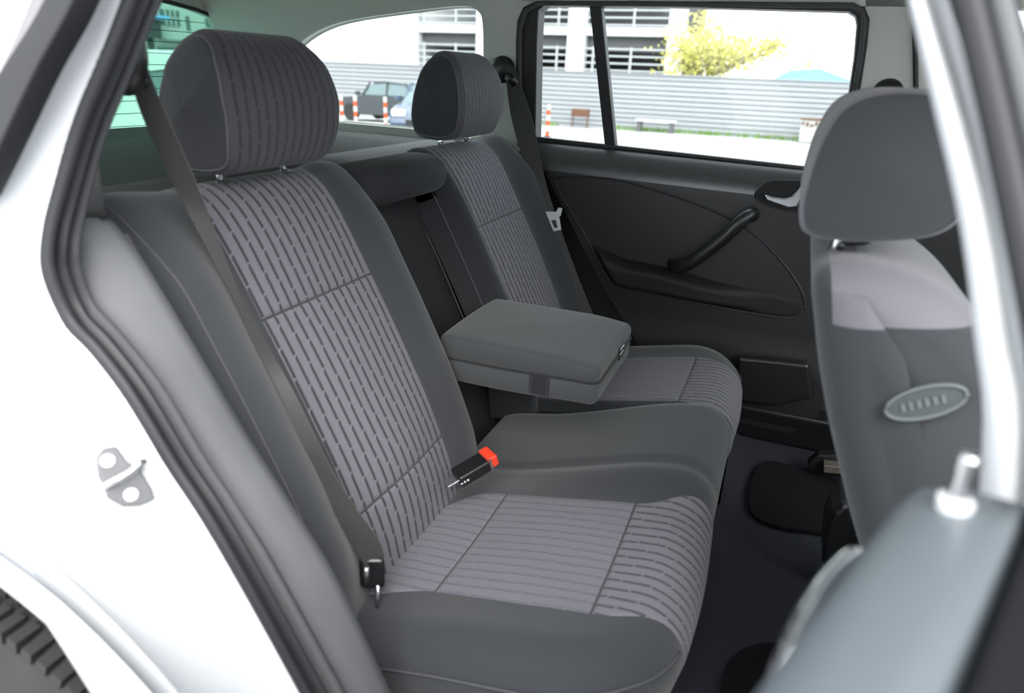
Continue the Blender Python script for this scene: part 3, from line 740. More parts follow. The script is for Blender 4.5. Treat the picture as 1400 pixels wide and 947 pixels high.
# floor mat
def mz(u, v): p = at(u, v, 2, .31); return p
mp = [(1024, 690), (1030, 650), (1048, 630), (1085, 636), (1130, 650), (1200, 680), (1300, 760), (1220, 760), (1125, 728), (1080, 722), (1040, 710)]
mp = [at(u, v, 2, .312) for u, v in mp]
mb = MB(); mb.prism([p-V((0, 0, 0)) for p in smooth_path(mp, 4, True)], (0, 0, -.008))
fm = mb.build('floor_mat', M['mat'], None); tag(fm, 'black floor mat in the far footwell', 'floor mat')
mp2 = [at(u, v, 2, .312) for u, v in ((985, 960), (995, 905), (1035, 880), (1100, 890), (1120, 1000), (1000, 1010))]
mb = MB(); mb.prism(smooth_path(mp2, 4, True), (0, 0, -.008)); fm2 = mb.build('floor_mat', M['mat'], None); tag(fm2, 'black floor mat in the near footwell beside the open door', 'floor mat')
# ================================================================ FAR DOOR
fd = thing('car_door', (.22, .70, .35), 'closed far rear door with black trim panel and chrome handle', 'car door', 'rear doors of the silver car')
DY = .622
# trim panel: grid in (x,z) with bulged top ledge
xa = lambda z: -.175+.0*z+(.24*ss(z, .95, .50))
def dpan(u, w):
    z = .345+(1.036-.345)*w
    x0 = pw(z, [(.34, .30), (.55, .16), (.66, .07), (.93, -.10), (1.04, -.18)]); x1 = pw(z, [(.34, .60), (.40, .66), (.55, .69), (1.04, .66)])
    x = x0+(x1-x0)*u
    zz = z-.022*w*u
    q = max(0, min(1, (z-.955)/.081)); y = DY-.008+.054*(.45*q*q+.55*(1-math.sqrt(max(0, 1-q*q))))
    y -= .008*ss(z, .62, .50)*(1-.3*ss(z, .40, .34))
    return V((x, y, zz))
grid('trim_panel', dpan, lin(0, 1, 40), lin(0, .895, 80), M['door_vinyl'], fd)
grid('lit_ledge', dpan, lin(0, 1, 40), lin(.895, 1, 24), M['door_ledge_lit'], fd)  # top of the same trim panel, window light painted into its colour
# insert: fan from outline, recessed above the elbow shelf
ins = [(760, 247), (768, 241), (800, 241), (850, 247), (930, 271), (1000, 300), (1040, 328), (1075, 365), (1097, 400), (1099, 425), (1080, 434), (1040, 430), (960, 415), (890, 401), (845, 393), (830, 378), (810, 340), (790, 305), (768, 268)]
io = smooth_path([at(u, v, 1, DY-.008) for u, v in ins], 4, True)
cc = sum(io, V())/len(io)
def shelf(x): return cr(x, [(-.2, .80), (.02, .775), (.12, .748), (.20, .742), (.27, .735), (.36, .72), (.7, .70)])
def inspt(k, a):
    p = cc.lerp(io[k], a); d = p.z-shelf(p.x)
    y = DY-.0085
    e = ss(1-a, 0, .12)
    y += e*(.018*ss(d, -.004, .02)-.030*ss(d, .012, -.02)*ss(p.x, .5, .3)*ss(d, -.16, -.05))
    y -= .002*ss(1-a, .0, .05)
    return V((p.x, y, p.z))
grid('insert_panel', inspt, range(len(io)), lin(0.0, .9, 26)+[.93, .96, .98, 1.], M['plastic_soft'], fd, cu=True)
tube('insert_seam', io+[io[0]], .003, M['rubber'], fd, n=6)
# grab handle
gh = [at(u, v, 1, y) for u, v, y in ((918, 360, DY-.012), (926, 364, DY-.045), (945, 358, DY-.058), (985, 328, DY-.06), (1012, 303, DY-.055), (1024, 294, DY-.04), (1030, 294, DY-.01))]
tube('grab_handle', smooth_path(gh, 6), [.012]*3+[.0145]*28+[.015]*5+[.012], M['plastic'], fd, n=14, flat=1.15)
# pocket
pk = [at(u, v, 1, DY-.055) for u, v in ((1008, 488), (1050, 492), (1106, 498), (1112, 545), (1060, 556), (1008, 548))]
mb = MB(); mb.prism(pk, (0, .03, 0)); mb.build('door_pocket', M['plastic'], fd, bevel=.008)
# inner release handle
bz = smooth_path([at(u, v, 1, DY-.012) for u, v in ((1032, 268), (1042, 254), (1058, 247), (1112, 250), (1122, 262), (1118, 290), (1090, 290), (1050, 281))], 5, True)
plate('handle_bezel', bz, [], M['plastic_soft'], fd, (0, .02, 0), bevel=.003); hb = fd.children[-1]
tube('bezel_rim', bz+[bz[0]], .0022, M['plastic'], hb, n=6)
hd0 = [at(u, v, 1, y) for u, v, y in ((1046, 269, DY-.040), (1060, 272, DY-.044), (1076, 274, DY-.048), (1086, 269, DY-.050), (1094, 260, DY-.050), (1101, 254, DY-.046))]
hd = [(1045, 265), (1056, 269), (1072, 271), (1081, 269), (1093, 257), (1106, 254), (1089, 284), (1078, 285), (1063, 280), (1047, 274)]
mb = MB(); mb.prism([at(u, v, 1, DY-.026) for u, v in hd], (0, .014, 0)); mb.build('release_handle', M['chrome'], fd, bevel=.004)
fd.children[-1]['label'] = 'chrome release handle'
# window frame: black surround, divider, glass
wo = [af(u, v) for u, v in ((708, 200), (706, 60), (708, 28), (716, 10), (735, 1), (1168, 4), (1183, 12), (1189, 26), (1186, 60), (1172, 150), (1160, 260), (1110, 240), (840, 212))]
wi = [af(u, v) for u, v in ((733, 190), (735, 60), (737, 14), (745, 8), (900, 9), (1160, 16), (1170, 22), (1172, 34), (1168, 80), (1156, 160), (1142, 244), (1110, 233), (840, 200))]
plate('window_frame', [p+V((0, -.006, 0)) for p in wo], [[p+V((0, -.006, 0)) for p in wi]], M['rubber'], fd, (0, .05, 0), bevel=.003)
tube('frame_seal', [af(u, v)+V((0, -.012, 0)) for u, v in ((714, 195), (713, 110), (714, 40), (722, 16), (740, 5), (1165, 8), (1178, 16), (1181, 32), (1177, 70), (1164, 150))], .0055, M['rubber_grey'], fd, n=8)
dv = [af(u, v) for u, v in ((806, 6), (822, 6), (842, 202), (827, 200))]
mb = MB(); mb.prism([p+V((0, -.004, 0)) for p in dv], (0, .03, 0)); mb.build('divider_bar', M['rubber'], fd, bevel=.003)
g1 = [wi[0], wi[1], wi[2], wi[3], dv[0], dv[3]]; g2 = [dv[1], wi[4], wi[5], wi[6], wi[7], wi[8], wi[9], wi[10], wi[11], wi[12], dv[2]]
for g in (g1, g2):
    plate('window_pane', g, [], M['glass'], fd, (0, .004, 0)); fd.children[-1].location.y += .02
mb = MB(); mb.prism([V((-.2, .70, .40)), V((.68, .70, .40)), V((.68, .70, 1.0)), V((-.2, .70, 1.02))], (0, .08, 0)); mb.build('outer_skin', M['silver'], fd)
mb = MB(); mb.bb(-.32, .695, .672, .698, .27, 1.0); mb.build('inner_liner', M['cloth_dark'], fd)
mb = MB(); mb.prism([at(733, 187, 1, .655), at(1140, 232, 1, .655), at(1140, 236, 1, .655), at(733, 190, 1, .655)], (0, .02, 0)); mb.build('window_strip', M['rubber'], fd)
# ================================================================ OPEN NEAR DOOR
nd = thing('car_door', (.52, -1.1, .36), 'open near rear door seen from above, sill ledge with lock knob', 'car door', 'rear doors of the silver car')
O = V((.5785, -.774, 0)); Dd = V((-.365, -.931, 0)).normalized(); Wo = V((.931, -.365, 0)).normalized()   # Wo towards the outside
def nd_pt(l, w, z): return O+Dd*l+Wo*w+V((0, 0, z))
pr_ = [(.006, .40), (.004, .60), (.001, .90), (.000, .985), (.002, 1.002), (.009, 1.0135), (.022, 1.0195), (.036, 1.022), (.050, 1.023), (.054, 1.015)]
Ls = [(0, .022), (.005, .010), (.013, .003), (.025, 0)]+[(l, 0) for l in lin(.06, .95, 20)]
def ndp(i, k):
    l, dz = Ls[i]; w, z = pr_[k]; return nd_pt(l-.0, w+dz*.3, z-dz*.5)
grid('trim_panel', ndp, range(len(Ls)), range(len(pr_)), M['door_skylit'], nd)
mb = MB()
mb.prism([nd_pt(0.01, .004, .40), nd_pt(.01, .11, .40), nd_pt(.01, .11, .99), nd_pt(.01, .05, 1.0), nd_pt(.01, .02, .97)], Dd*.94); mb.build('door_shell', M['silver'], nd)
mb = MB(); mb.prism([nd_pt(.0, .053, 1.0), nd_pt(.0, .125, 1.0), nd_pt(.0, .123, 1.024), nd_pt(.0, .056, 1.027)], Dd*.96); mb.build('window_strip', M['strip'], nd, bevel=.003)
# lock knob
kp = at(1305, 690, 2, 1.022)
mb = MB(); mb.tube([kp+V((0, 0, -.002)), kp+V((0, 0, .003))], .0078, 16); kb = mb.build('knob_collar', M['bmetal'], nd, smooth=True, sharp=.6)
mb = MB(); mb.tube([kp+V((0, 0, .002)), kp+V((0, 0, .020))], .0042, 14); mb.tube([kp+V((0, 0, .019)), kp+V((0, 0, .0255)), kp+V((0, 0, .027))], [.0052, .0052, .0035], 14); mb.build('lock_knob', M['steel'], nd, smooth=True, sharp=.6)
# chrome release handle on the inner face
hh = [at(u, v, 2, z) for u, v, z in ((1168, 762, .957), (1152, 772, .957), (1125, 803, .957), (1098, 850, .957), (1077, 900, .955), (1066, 935, .95), (1064, 960, .945))]
tube('release_handle', smooth_path(hh, 5), .0058, M['chrome'], nd, n=12, flat=1.2)
# frame post at the hinge end and rail over the opening
def ypost(z): return -.835+.30*max(0, z-1.02)
pl_ = [at_f(u, v, ypost) for u, v in ((1288, -30), (1299, 0), (1345, 200), (1385, 400), (1412, 560), (1432, 690))]
pr2 = [at_f(u, v, ypost) for u, v in ((1370, -30), (1384, 0), (1432, 200), (1478, 400), (1505, 560), (1520, 690))]
pls, prs = smooth_path([pl_[0]+(pl_[0]-pl_[1])*3]+pl_, 5), smooth_path([pr2[0]+(pr2[0]-pr2[1])*3]+pr2, 5)
loft('window_frame', [[a, a.lerp(b, .3)+V((0, -.006, 0)), a.lerp(b, .58)+V((0, -.004, 0)), a.lerp(b, .6)+V((.008, .03, 0)), a+V((.006, .03, 0))] for a, b in zip(pls, prs)], M['rubber'], nd)
loft('frame_trim', [[a.lerp(b, .6)+V((0, -.004, 0)), a.lerp(b, .8)+V((0, -.009, 0)), b, b+V((.008, .03, 0)), a.lerp(b, .6)+V((.008, .03, 0))] for a, b in zip(pls, prs)], M['trimgrey'], nd)
# ================================================================ FRONT SEAT
fs = thing('front_seat', (.75, -.32, .36), 'charcoal front passenger seat seen from behind, lighter band at the shoulder', 'front seat')
SPf = [(.530, 1.028), (.541, .975), (.556, .925), (.582, .855), (.632, .739), (.689, .645), (.74, .54), (.84, .47), (.87, .55), (.835, .69), (.79, .82), (.74, .93), (.70, .985), (.660, 1.020), (.615, 1.040), (.560, 1.046)]
sbase = smooth_path([V((x, 0, z)) for x, z in SPf], 9, True); scen = sum(sbase, V())/len(sbase)
def fy0(z): return -.485+.012*ss(z, .95, 1.04)
def fspt(q, k, ins):
    p = sbase[k]
    n = (sbase[(k+1) % len(sbase)]-sbase[k-1]); n = V((-n.z, 0, n.x)).normalized()
    if n.dot(scen-p) < 0: n = -n
    p2 = p+n*ins
    y0 = fy0(p.z); y1 = -.13
    return V((p2.x, y0+(y1-y0)*(q+1)/2, p2.z))
Ts = [-1, -.985, -.96, -.92, -.86, -.78]+lin(-.68, .68, 14)+[.78, .86, .92, .96, .985, 1]
def fins(q):
    e = max(0, abs(q)-.74)/.26; return .045*(1-math.sqrt(max(0, 1-e*e)))
def split_sheet(names, mats_, P, fc, parent, uvs=None):
    """cut the sheet along the yoke's two straight seams and link each side as its own mesh"""
    import bmesh
    cuts = [(V((.55, 0, .992)), V((-.12, 0, 1)).normalized()), (V((.547, 0, 1.02)), V((1, 0, .22)).normalized())]
    for nm, mm, want in ((names[0], mats_[0], False), (names[1], mats_[1], True)):
        bm = bmesh.new(); vv = [bm.verts.new(p) for p in P]; ul = bm.loops.layers.uv.new('UVMap')
        ix = {v: i for i, v in enumerate(vv)}
        for f in fc:
            try: q = bm.faces.new([vv[i] for i in f])
            except ValueError: continue
            if uvs:
                for lp in q.loops: lp[ul].uv = uvs[ix[lp.vert]]
        for co, no in cuts: bmesh.ops.bisect_plane(bm, geom=bm.verts[:]+bm.edges[:]+bm.faces[:], plane_co=co, plane_no=no)
        ins_ = lambda f: all((f.calc_center_median()-co).dot(no) > 0 for co, no in cuts)
        bmesh.ops.delete(bm, geom=[f for f in bm.faces if ins_(f) != want], context='FACES')
        bm.verts.ensure_lookup_table(); bm.verts.index_update()
        vs = [v.co.copy() for v in bm.verts]; fs_ = [tuple(v.index for v in f.verts) for f in bm.faces]
        uvv = [(0, 0)]*len(vs)
        for f in bm.faces:
            for lp in f.loops: uvv[lp.vert.index] = tuple(lp[ul].uv)
        bm.free()
        if fs_: obj(nm, vs, fs_, mm, parent, uvs=uvv)
Ts = [-1+.0035*k for k in range(20)]+[t for t in Ts if t > -.93]
Ks = range(len(sbase)); nT = len(Ts)
P_ = [fspt(q, k, fins(q)) for k in Ks for q in Ts]
fc_ = [(k*nT+j, k*nT+j+1, ((k+1) % len(sbase))*nT+j+1, ((k+1) % len(sbase))*nT+j) for k in Ks for j in range(nT-1)]
split_sheet(('backrest', 'shoulder_yoke'), (M['cloth'], M['cloth_light']), P_, fc_, fs, [(q*.18, k*.012) for k in Ks for q in Ts])
for sg in (-1, 1):
    rr = []
    for a in lin(0, 1, 30):
        ring = []
        for k in range(len(sbase)):
            p = fspt(sg, k, .045); pc = V((scen.x, p.y, scen.z)); 
            # collapse towards the seat's mid line rather than a point
            tt = (p.z-.47)/.576; ml = V((.81-.20*tt, p.y, .52+.47*tt))
            q = p.lerp(ml, a); ring.append(q+V((0, sg*.006*math.sin(a*1.57), 0)))
        rr.append(ring)
    nn = len(sbase); P_ = [p for r in rr for p in r]; fc_ = [(i*nn+j, i*nn+(j+1) % nn, (i+1)*nn+(j+1) % nn, (i+1)*nn+j) for i in range(len(rr)-1) for j in range(nn)]
    split_sheet(('side_bolster', 'shoulder_yoke'), (M['cloth'], M['cloth_light']), P_, fc_, fs)
HF = [(-.040, .006), (.01, .0), (.070, .012), (.092, .05), (.094, .10), (.082, .142), (.055, .166), (.012, .172), (-.022, .160), (-.040, .125), (-.050, .075), (-.052, .030)]
headrest(fs, (.560, -.318, 1.060), .116, M['cloth_light'], M['cloth'], M['cloth'], prof=HF, tilt=-.08, post_y=.055, zs=.82)
for s2 in (-1, 1): mb = MB(); mb.tube([V((.565, -.318+s2*.055, 1.040)), V((.563, -.318+s2*.055, 1.052))], .016, 16); mb.build('post_guide', M['plastic'], fs, smooth=True, sharp=.6)
# oval side-airbag badge sewn on the bolster
cb = at(1265, 550, 1, -.4925); eu = (at(1322, 537, 1, -.4925)-cb); ev = (at(1268, 528, 1, -.4925)-cb)
ev = ev-eu*(ev.dot(eu)/eu.length_squared)*.8
ov = [cb+eu*math.cos(a)+ev*math.sin(a) for a in lin(0, 2*math.pi, 41)[:-1]]
mb = MB(); mb.prism(ov, (0, .01, 0)); bd = mb.build('badge', M['badge'], fs); bd['label'] = 'grey oval badge with pale rim'
tube('badge_rim', [p+V((0, -.0005, 0)) for p in ov+[ov[0]]], .0018, M['badge_edge'], bd, n=6)
mb = MB()
for i in range(6):
    p = cb+eu*(-.55+.2*i); mb.box(p+V((0, -.0008, 0)), (eu.length*.11, .001, ev.length*.55), eu.normalized(), V((0, 1, 0)), ev.normalized())
mb.build('badge_lettering', M['badge_edge'], bd)
# seat cushion + rails
mb = MB(); mb.box((1.0, -.32, .47), (.50, .44, .12)); mb.build('seat_cushion', M['cloth'], fs, bevel=.04)
for y in (-.12,):
    pass
mb = MB(); mb.bb(.72, 1.2, -.17, -.13, .36, .40); mb.build('seat_rail', M['steel'], fs, bevel=.004)
# floor things by the front seats: rail cover and rail
rc = thing('rail_cover', (.75, .0, .33), 'black plastic rail end cover on the floor behind the front seat', 'rail cover')
q0 = [at(u, v, 1, .02) for u, v in ((1124, 770), (1127, 730), (1138, 700), (1152, 687), (1190, 688), (1215, 700), (1225, 800), (1130, 800))]
loft('cover_shell', [[p for p in q0], [p+V((0, .10, 0)) for p in q0]], M['plastic'], rc, smooth=False, bevel=.012)
mb = MB(); a_ = at(1172, 740, 1, .015); mb.box(a_, (.008, .01, .06)); mb.build('cover_ridge', M['plastic'], rc, bevel=.002)
sr = thing('seat_rail', (.78, .55, .34), 'worn steel seat rail on the far footwell floor', 'seat rail')
mb = MB(); mb.prism([at(u, v, 1, .45) for u, v in ((1126, 636), (1250, 650), (1250, 658), (1126, 646))], (0, .03, 0)); mb.build('rail_bar', M['worn'], sr, bevel=.002)
mb = MB(); mb.prism([at(u, v, 1, .48) for u, v in ((1104, 634), (1118, 622), (1145, 622), (1180, 632), (1250, 640), (1250, 660), (1126, 650), (1104, 644))], (0, .03, 0)); mb.build('rail_housing', M['plastic'], sr, bevel=.004)
# ================================================================ WHEEL
wh = thing('wheel', (WC.x, -.78, .03), 'rear wheel with black tyre under the silver wheel arch', 'wheel')
WZ = .345
def tyre(a, k):
    pr = [(.205, -.838), (.225, -.850), (.262, -.856), (.292, -.850), (.306, -.838), (.313, -.815), (.315, -.78), (.313, -.72), (.29, -.66), (.21, -.67)]
    r, y = pr[k]; return V((WC.x+r*math.cos(a), y, WZ+r*math.sin(a)))
ty = grid('tyre', tyre, lin(0, 2*math.pi, 73)[:-1], range(10), M['tyre'], wh, cu=True)
mb = MB()
for k in range(96):
    a = 2*math.pi*k/96; er = V((math.cos(a), 0, math.sin(a))); et = V((-math.sin(a), 0, math.cos(a)))
    c = V((WC.x, 0, WZ))+er*.312
    mb.box(c+V((0, -.832, 0)), (.016, .013, .026), er, et, V((0, 1, 0))); mb.box(c+er*.003+V((0, -.795, 0)), (.012, .012, .034), er, et, V((0, 1, 0)))
mb.build('tread_blocks', M['tyre'], ty)
def rim_(a, k):
    pr = [(.212, -.840), (.206, -.846), (.198, -.842), (.190, -.815), (.10, -.80), (.01, -.81)]
    r, y = pr[k]; return V((WC.x+r*math.cos(a), y, WZ+r*math.sin(a)))
grid('rim', rim_, lin(0, 2*math.pi, 49)[:-1], range(6), M['steel'], wh, cu=True)
# ================================================================ OUTSIDE
def gz(x, y): return -.03*max(0, math.hypot(x, y)-3)
RA = [0, 1.5, 3, 5, 8, 12, 18, 25, 35, 50, 70]
gr = grid('ground', lambda r, a: V((r*math.cos(a), r*math.sin(a), gz(r, 0))), RA, lin(0, 2*math.pi, 65)[:-1], M['asphalt'], cv=True); gr['kind'] = 'structure'
def on_ground(u, v):
    d = ray(u, v); t = 1.
    for _ in range(60):
        p = CAM+d*t; t += (p.z-gz(p.x, p.y))/(-d.z+.03) if True else 0
    return CAM+d*t
# sheet-metal fence
FX0, FX1 = -25., 16.
FY = 26.5
fe = thing('fence', (-6, FY, -.75), 'long white sheet metal fence behind the pavement', 'fence')
def fence_pt(x, k):
    z, dy = fprof[k]; return V((x, FY+dy, z))
fprof = []
for i in range(13):
    z = -.95+i*.174; fprof += [(z, 0), (z+.135, 0), (z+.145, .09), (z+.170, .09)]
grid('fence_sheet', fence_pt, lin(FX0, FX1, 20), range(len(fprof)), M['fence'], fe, smooth=False)
mb = MB(); mb.bb(FX0, FX1, FY-.06, FY+.06, 1.31, 1.35); mb.build('fence_cap', M['fence'], fe)
for k in range(9):
    mb = MB(); x = FX0+2+4.5*k; mb.bb(x, x+.1, FY+.08, FY+.18, -1.1, 1.3); mb.build('fence_post', M['rail'], fe)
# parking structure
pk_ = thing('parking_building', (-8, 40, -1), 'open multi-storey car park with white columns behind the fence', 'building')
PY = 36.
def pz(v): return at(790, v, 1, PY).z
def px(u, v=60): return at(u, v, 1, PY).x
zl = [0, pz(97), pz(48), pz(42)-.0]
b_l, b_r = at(573, 60, 1, PY).x, at(925, 60, 1, PY).x
zA = at(790, 97, 1, PY).z; zB = at(790, 48, 1, PY).z; zC = at(790, 36, 1, PY).z
for z0, z1, nm in ((zA-.75, zA-.05, 'slab'), (zB, zC, 'slab'), (zC+4.4, zC+5.2, 'slab')):
    mb = MB(); mb.bb(b_l-.3, b_r, PY, PY+10, z0, z1); mb.build(nm, M['concrete'], pk_)
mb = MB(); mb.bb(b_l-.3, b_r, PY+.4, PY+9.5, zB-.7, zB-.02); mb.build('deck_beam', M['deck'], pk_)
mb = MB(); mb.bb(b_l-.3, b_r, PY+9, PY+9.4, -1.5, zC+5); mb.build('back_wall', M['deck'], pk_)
mb = MB(); mb.bb(b_l-.3, b_r, PY+.05, PY+.4, -1.5, zA-.6); mb.build('ground_wall', M['concrete'], pk_)
for u0, u1 in ((652, 662), (776, 800), (912, 935)):
    mb = MB(); mb.bb(px(u0), px(u1), PY-.15, PY+.4, -1.5, zC+7); mb.build('column', M['concrete'], pk_)
wl = at(380, 60, 1, PY).x
mb = MB(); mb.bb(wl-10, b_l, PY-.2, PY+9, -1.5, zC+7); mb.build('stair_block', M['concrete'], pk_)
for zbase in (zA, zC):
    for r in range(4):
        mb = MB(); mb.bb(b_l, b_r, PY-.02, PY+.03, zbase+.05+.34*r, zbase+.13+.34*r); mb.build('railing', M['rail'], pk_)
    for k in range(8):
        x = b_l+.3+k*(b_r-b_l-.6)/7; mb = MB(); mb.bb(x, x+.1, PY-.05, PY+.02, zbase, zbase+1.2); mb.build('railing_post', M['rail'], pk_)
# parked cars as built vehicles
def car_thing(loc, rz, paint, label, h=1.45, L=4.3, W=1.72, van=False):
    t = thing('parked_car', loc, label, 'car', 'parked cars outside'); t.rotation_euler.z = rz
    c, s = math.cos(rz), math.sin(rz)
    if van: side = [(-L/2, .35), (-L/2, h*.97), (-L*.2, h), (L*.22, h*.98), (L*.36, h*.60), (L*.5, h*.5), (L/2, .32)]
    else: side = [(-L/2, .42), (-L*.49, h*.58), (-L*.40, h*.66), (-L*.20, h*.68), (L*.12, h*.67), (L*.38, h*.58), (L*.48, h*.48), (L/2, .40), (L*.48, .25), (-L*.48, .25)]
    loc = V(loc)
    def W_(p): return V((loc.x+p[0]*c-p[1]*s, loc.y+p[0]*s+p[1]*c, loc.z+p[2]))
    rings = []
    for y, k in ((-W/2, .93), (-W/2+.06, 1.), (W/2-.06, 1.), (W/2, .93)): rings.append([W_((x*(.985 if k < 1 else 1), y, .6+(z-.6)*k)) for x, z in side])
    def ob(name, rg, m, par):
        o = loft(name, [[V(p) for p in r] for r in rg], m, par, smooth=False, bevel=.0); return o
    # children are laid out in world space, then the root's turn is undone for them
    def fix(o): o.matrix_parent_inverse = t.matrix_basis.inverted(); o.location = WL[o]
    body = ob('car_shell', rings, paint, t); kids = [body]
    if not van:
        gh_ = [(-L*.38, h*.64), (-L*.24, h*.97), (-L*.02, h), (L*.08, h*.97), (L*.26, h*.62)]
        kids.append(ob('cabin_glass', [[W_((x, y*(1-.22*(z/h-.62)/.38), z*.985)) for x, z in gh_] for y in (-W*.47, W*.47)], M['cglass'], t))
        rf = [(-L*.25, h*.955), (-L*.02, h*1.005), (L*.09, h*.955), (L*.085, h*.94), (-L*.02, h*.98), (-L*.245, h*.94)]
        kids.append(ob('roof', [[W_((x, y, z)) for x, z in rf] for y in (-W*.40, W*.40)], paint, t))
        for yy_ in (-1, 1):
            for xx in (-L*.31, -L*.06, L*.18):
                mb = MB(); mb.tube([W_((xx, yy_*W*.475, h*.64)), W_((xx*.72-.04, yy_*W*.395, h*.97))], .035, 6); kids.append(mb.build('pillar', paint, t))
            mb = MB(); mb.box(W_((L*.20, yy_*W*.56, h*.70)), (.12, .22, .13)); kids.append(mb.build('mirror', paint, t, bevel=.03))
    else:
        mb = MB(); mb.prism([W_(p) for p in ((L*.24, -W*.42, h*.94), (L*.24, W*.42, h*.94), (L*.365, W*.44, h*.62), (L*.365, -W*.44, h*.62))], V((c, s, .2))*.03); kids.append(mb.build('windscreen', M['cglass'], t))
    for yy_ in (-1, 1):
        mb = MB(); mb.box(W_((L*.485, yy_*W*.36, h*.47)), (.14, .34, .16), V((c, s, 0)), V((-s, c, 0))); kids.append(mb.build('headlamp', M['lamp'], t, bevel=.03))
        for xx in (-L*.31, L*.31):
            mb = MB(); mb.tube([W_((xx, yy_*(W/2-.2), .31)), W_((xx, yy_*(W/2+.01), .31))], .31, 20); kids.append(mb.build('wheel', M['tyre'], t, smooth=True, sharp=.6))
    mb = MB(); mb.box(W_((L*.495, 0, .42)), (.06, W*.5, .13), V((c, s, 0)), V((-s, c, 0))); kids.append(mb.build('grille', M['rubber'], t))
    bpy.context.view_layer.update()
    for o in kids:
        w = WL[o]; 
        o.matrix_parent_inverse = t.matrix_world.inverted(); o.location = w
    return t
def g0(u, v): p = on_ground(u, v); return (p.x, p.y, p.z)
def gnd(u, y): p = at(u, 150, 1, y); return (p.x, y, gz(p.x, y))
def gndx(u, x): p = at(u, 150, 0, x); return (x, p.y, gz(x, p.y))
car_thing(gnd(540, 22.), math.radians(172), M['carblack'], 'black saloon parked along the fence behind the striped posts', h=1.42, L=4.6)
car_thing(gnd(603, 16.5), math.radians(-75), M['carblue'], 'dark blue car with its bonnet showing left of the far headrest', h=1.35, L=4.2)
car_thing(gndx(212, -11.), math.radians(-120), M['carwhite'], 'pale car with its headlamp showing behind the near seat belt', h=1.38)
car_thing(gndx(205, -17.), math.radians(-110), M['carwhite'], 'white van parked left of the near headrest', h=2.0, L=4.8, van=True)
# striped bollards
def bollard(loc, label, h=.62):
    t = thing('bollard', loc, label, 'bollard', 'orange and white striped bollards')
    x, y, z = loc; hs = h/6; Z = z
    mb = MB(); mb.tube([V((x, y, Z)), V((x, y, Z+.03)), V((x, y, Z+.05))], [.11, .11, .05], 16); mb.build('bollard_foot', M['rubber'], t, smooth=True, sharp=.6)
    for k in range(6):
        mb = MB(); mb.tube([V((x, y, Z+.04+hs*k)), V((x, y, Z+.04+hs*(k+1)))], .055, 14); mb.build('stripe', M['orange'] if k % 2 == 0 else M['bwhite'], t, smooth=True, sharp=.6)
bollard(g0(748, 188), 'striped bollard seen low in the far door window', .85)
for (u, v), lb in zip(((467, 158), (486, 157), (527, 157)), ('leftmost striped bollard by the black saloon', 'middle striped bollard in front of the black saloon', 'right striped bollard between the two dark cars')):
    bollard(gnd(u, 17.), lb, .88)
# brazier, bench, skip
def spot(u, dy): y = FY-dy; x = at(u, 165, 1, y).x; return (x, y, gz(x, y))
p = spot(793, .7); bz_ = thing('brazier', p, 'small rusty brazier on legs against the white fence', 'brazier')
mb = MB(); x, y, z = p
mb.bb(x-.33, x+.33, y-.15, y+.15, z+.42, z+.70); mb.build('fire_box', M['rust'], bz_, bevel=.01)
for dx in (-.3, .3):
    for dy in (-.12, .12):
        mb = MB(); mb.tube([V((x+dx, y+dy, z)), V((x+dx, y+dy, z+.44))], .018, 6); mb.build('leg', M['rust'], bz_)
p = spot(897, .8); bn = thing('bench', p, 'low grey bench along the white fence', 'bench'); x, y, z = p
mb = MB(); mb.bb(x-.75, x+.75, y-.2, y+.2, z+.38, z+.45); mb.build('bench_seat', M['concrete'], bn, bevel=.01)
for dx in (-.6, .6): mb = MB(); mb.bb(x+dx-.07, x+dx+.07, y-.16, y+.16, z, z+.38); mb.build('bench_leg', M['deck'], bn)
p = spot(1117, 1.2); sk = thing('rubbish_skip', p, 'white rubbish skip with rust patches by the fence', 'skip'); x, y, z = p
mb = MB(); mb.add([(x-.45, y-.38, z+.04), (x+.45, y-.38, z+.04), (x+.45, y+.38, z+.04), (x-.45, y+.38, z+.04), (x-.5, y-.44, z+.76), (x+.5, y-.44, z+.76), (x+.5, y+.44, z+.76), (x-.5, y+.44, z+.76)], [(0, 1, 2, 3), (4, 7, 6, 5), (0, 4, 5, 1), (1, 5, 6, 2), (2, 6, 7, 3), (3, 7, 4, 0)]); sbx = mb.build('skip_box', M['skip'], sk)
for k in range(7): mb = MB(); mb.box((x-.42+.14*k, y-.45, z+.66-.03*(k % 3)), (.08, .03, .08+.05*(k % 2))); mb.build('rust_patch', M['rust'], sk)
mb = MB(); mb.bb(x-.52, x+.52, y-.46, y+.46, z+.76, z+.80); mb.build('skip_rim', M['rust'], sk)
# grass tufts at the fence foot
vs, fcs = [], []
for k in range(700):
    x = random.choice([random.uniform(-12, -8.6), random.uniform(-6.2, -2.5), random.uniform(-3, 1)]); y = FY-.08-random.random()*.25; h = random.uniform(.08, .26); a = random.uniform(0, 6.28); b = len(vs); z = gz(x, y)
    d = V((math.cos(a), math.sin(a), 0))*.02; tip = V((x+random.uniform(-.06, .06), y, z+h))
    vs += [V((x, y, z))-d, V((x, y, z))+d, tip]; fcs.append((b, b+1, b+2))
go = obj('grass', vs, fcs, M['grass'], smooth=False); tag(go, 'thin green grass along the foot of the fence', 'grass', kind='stuff')
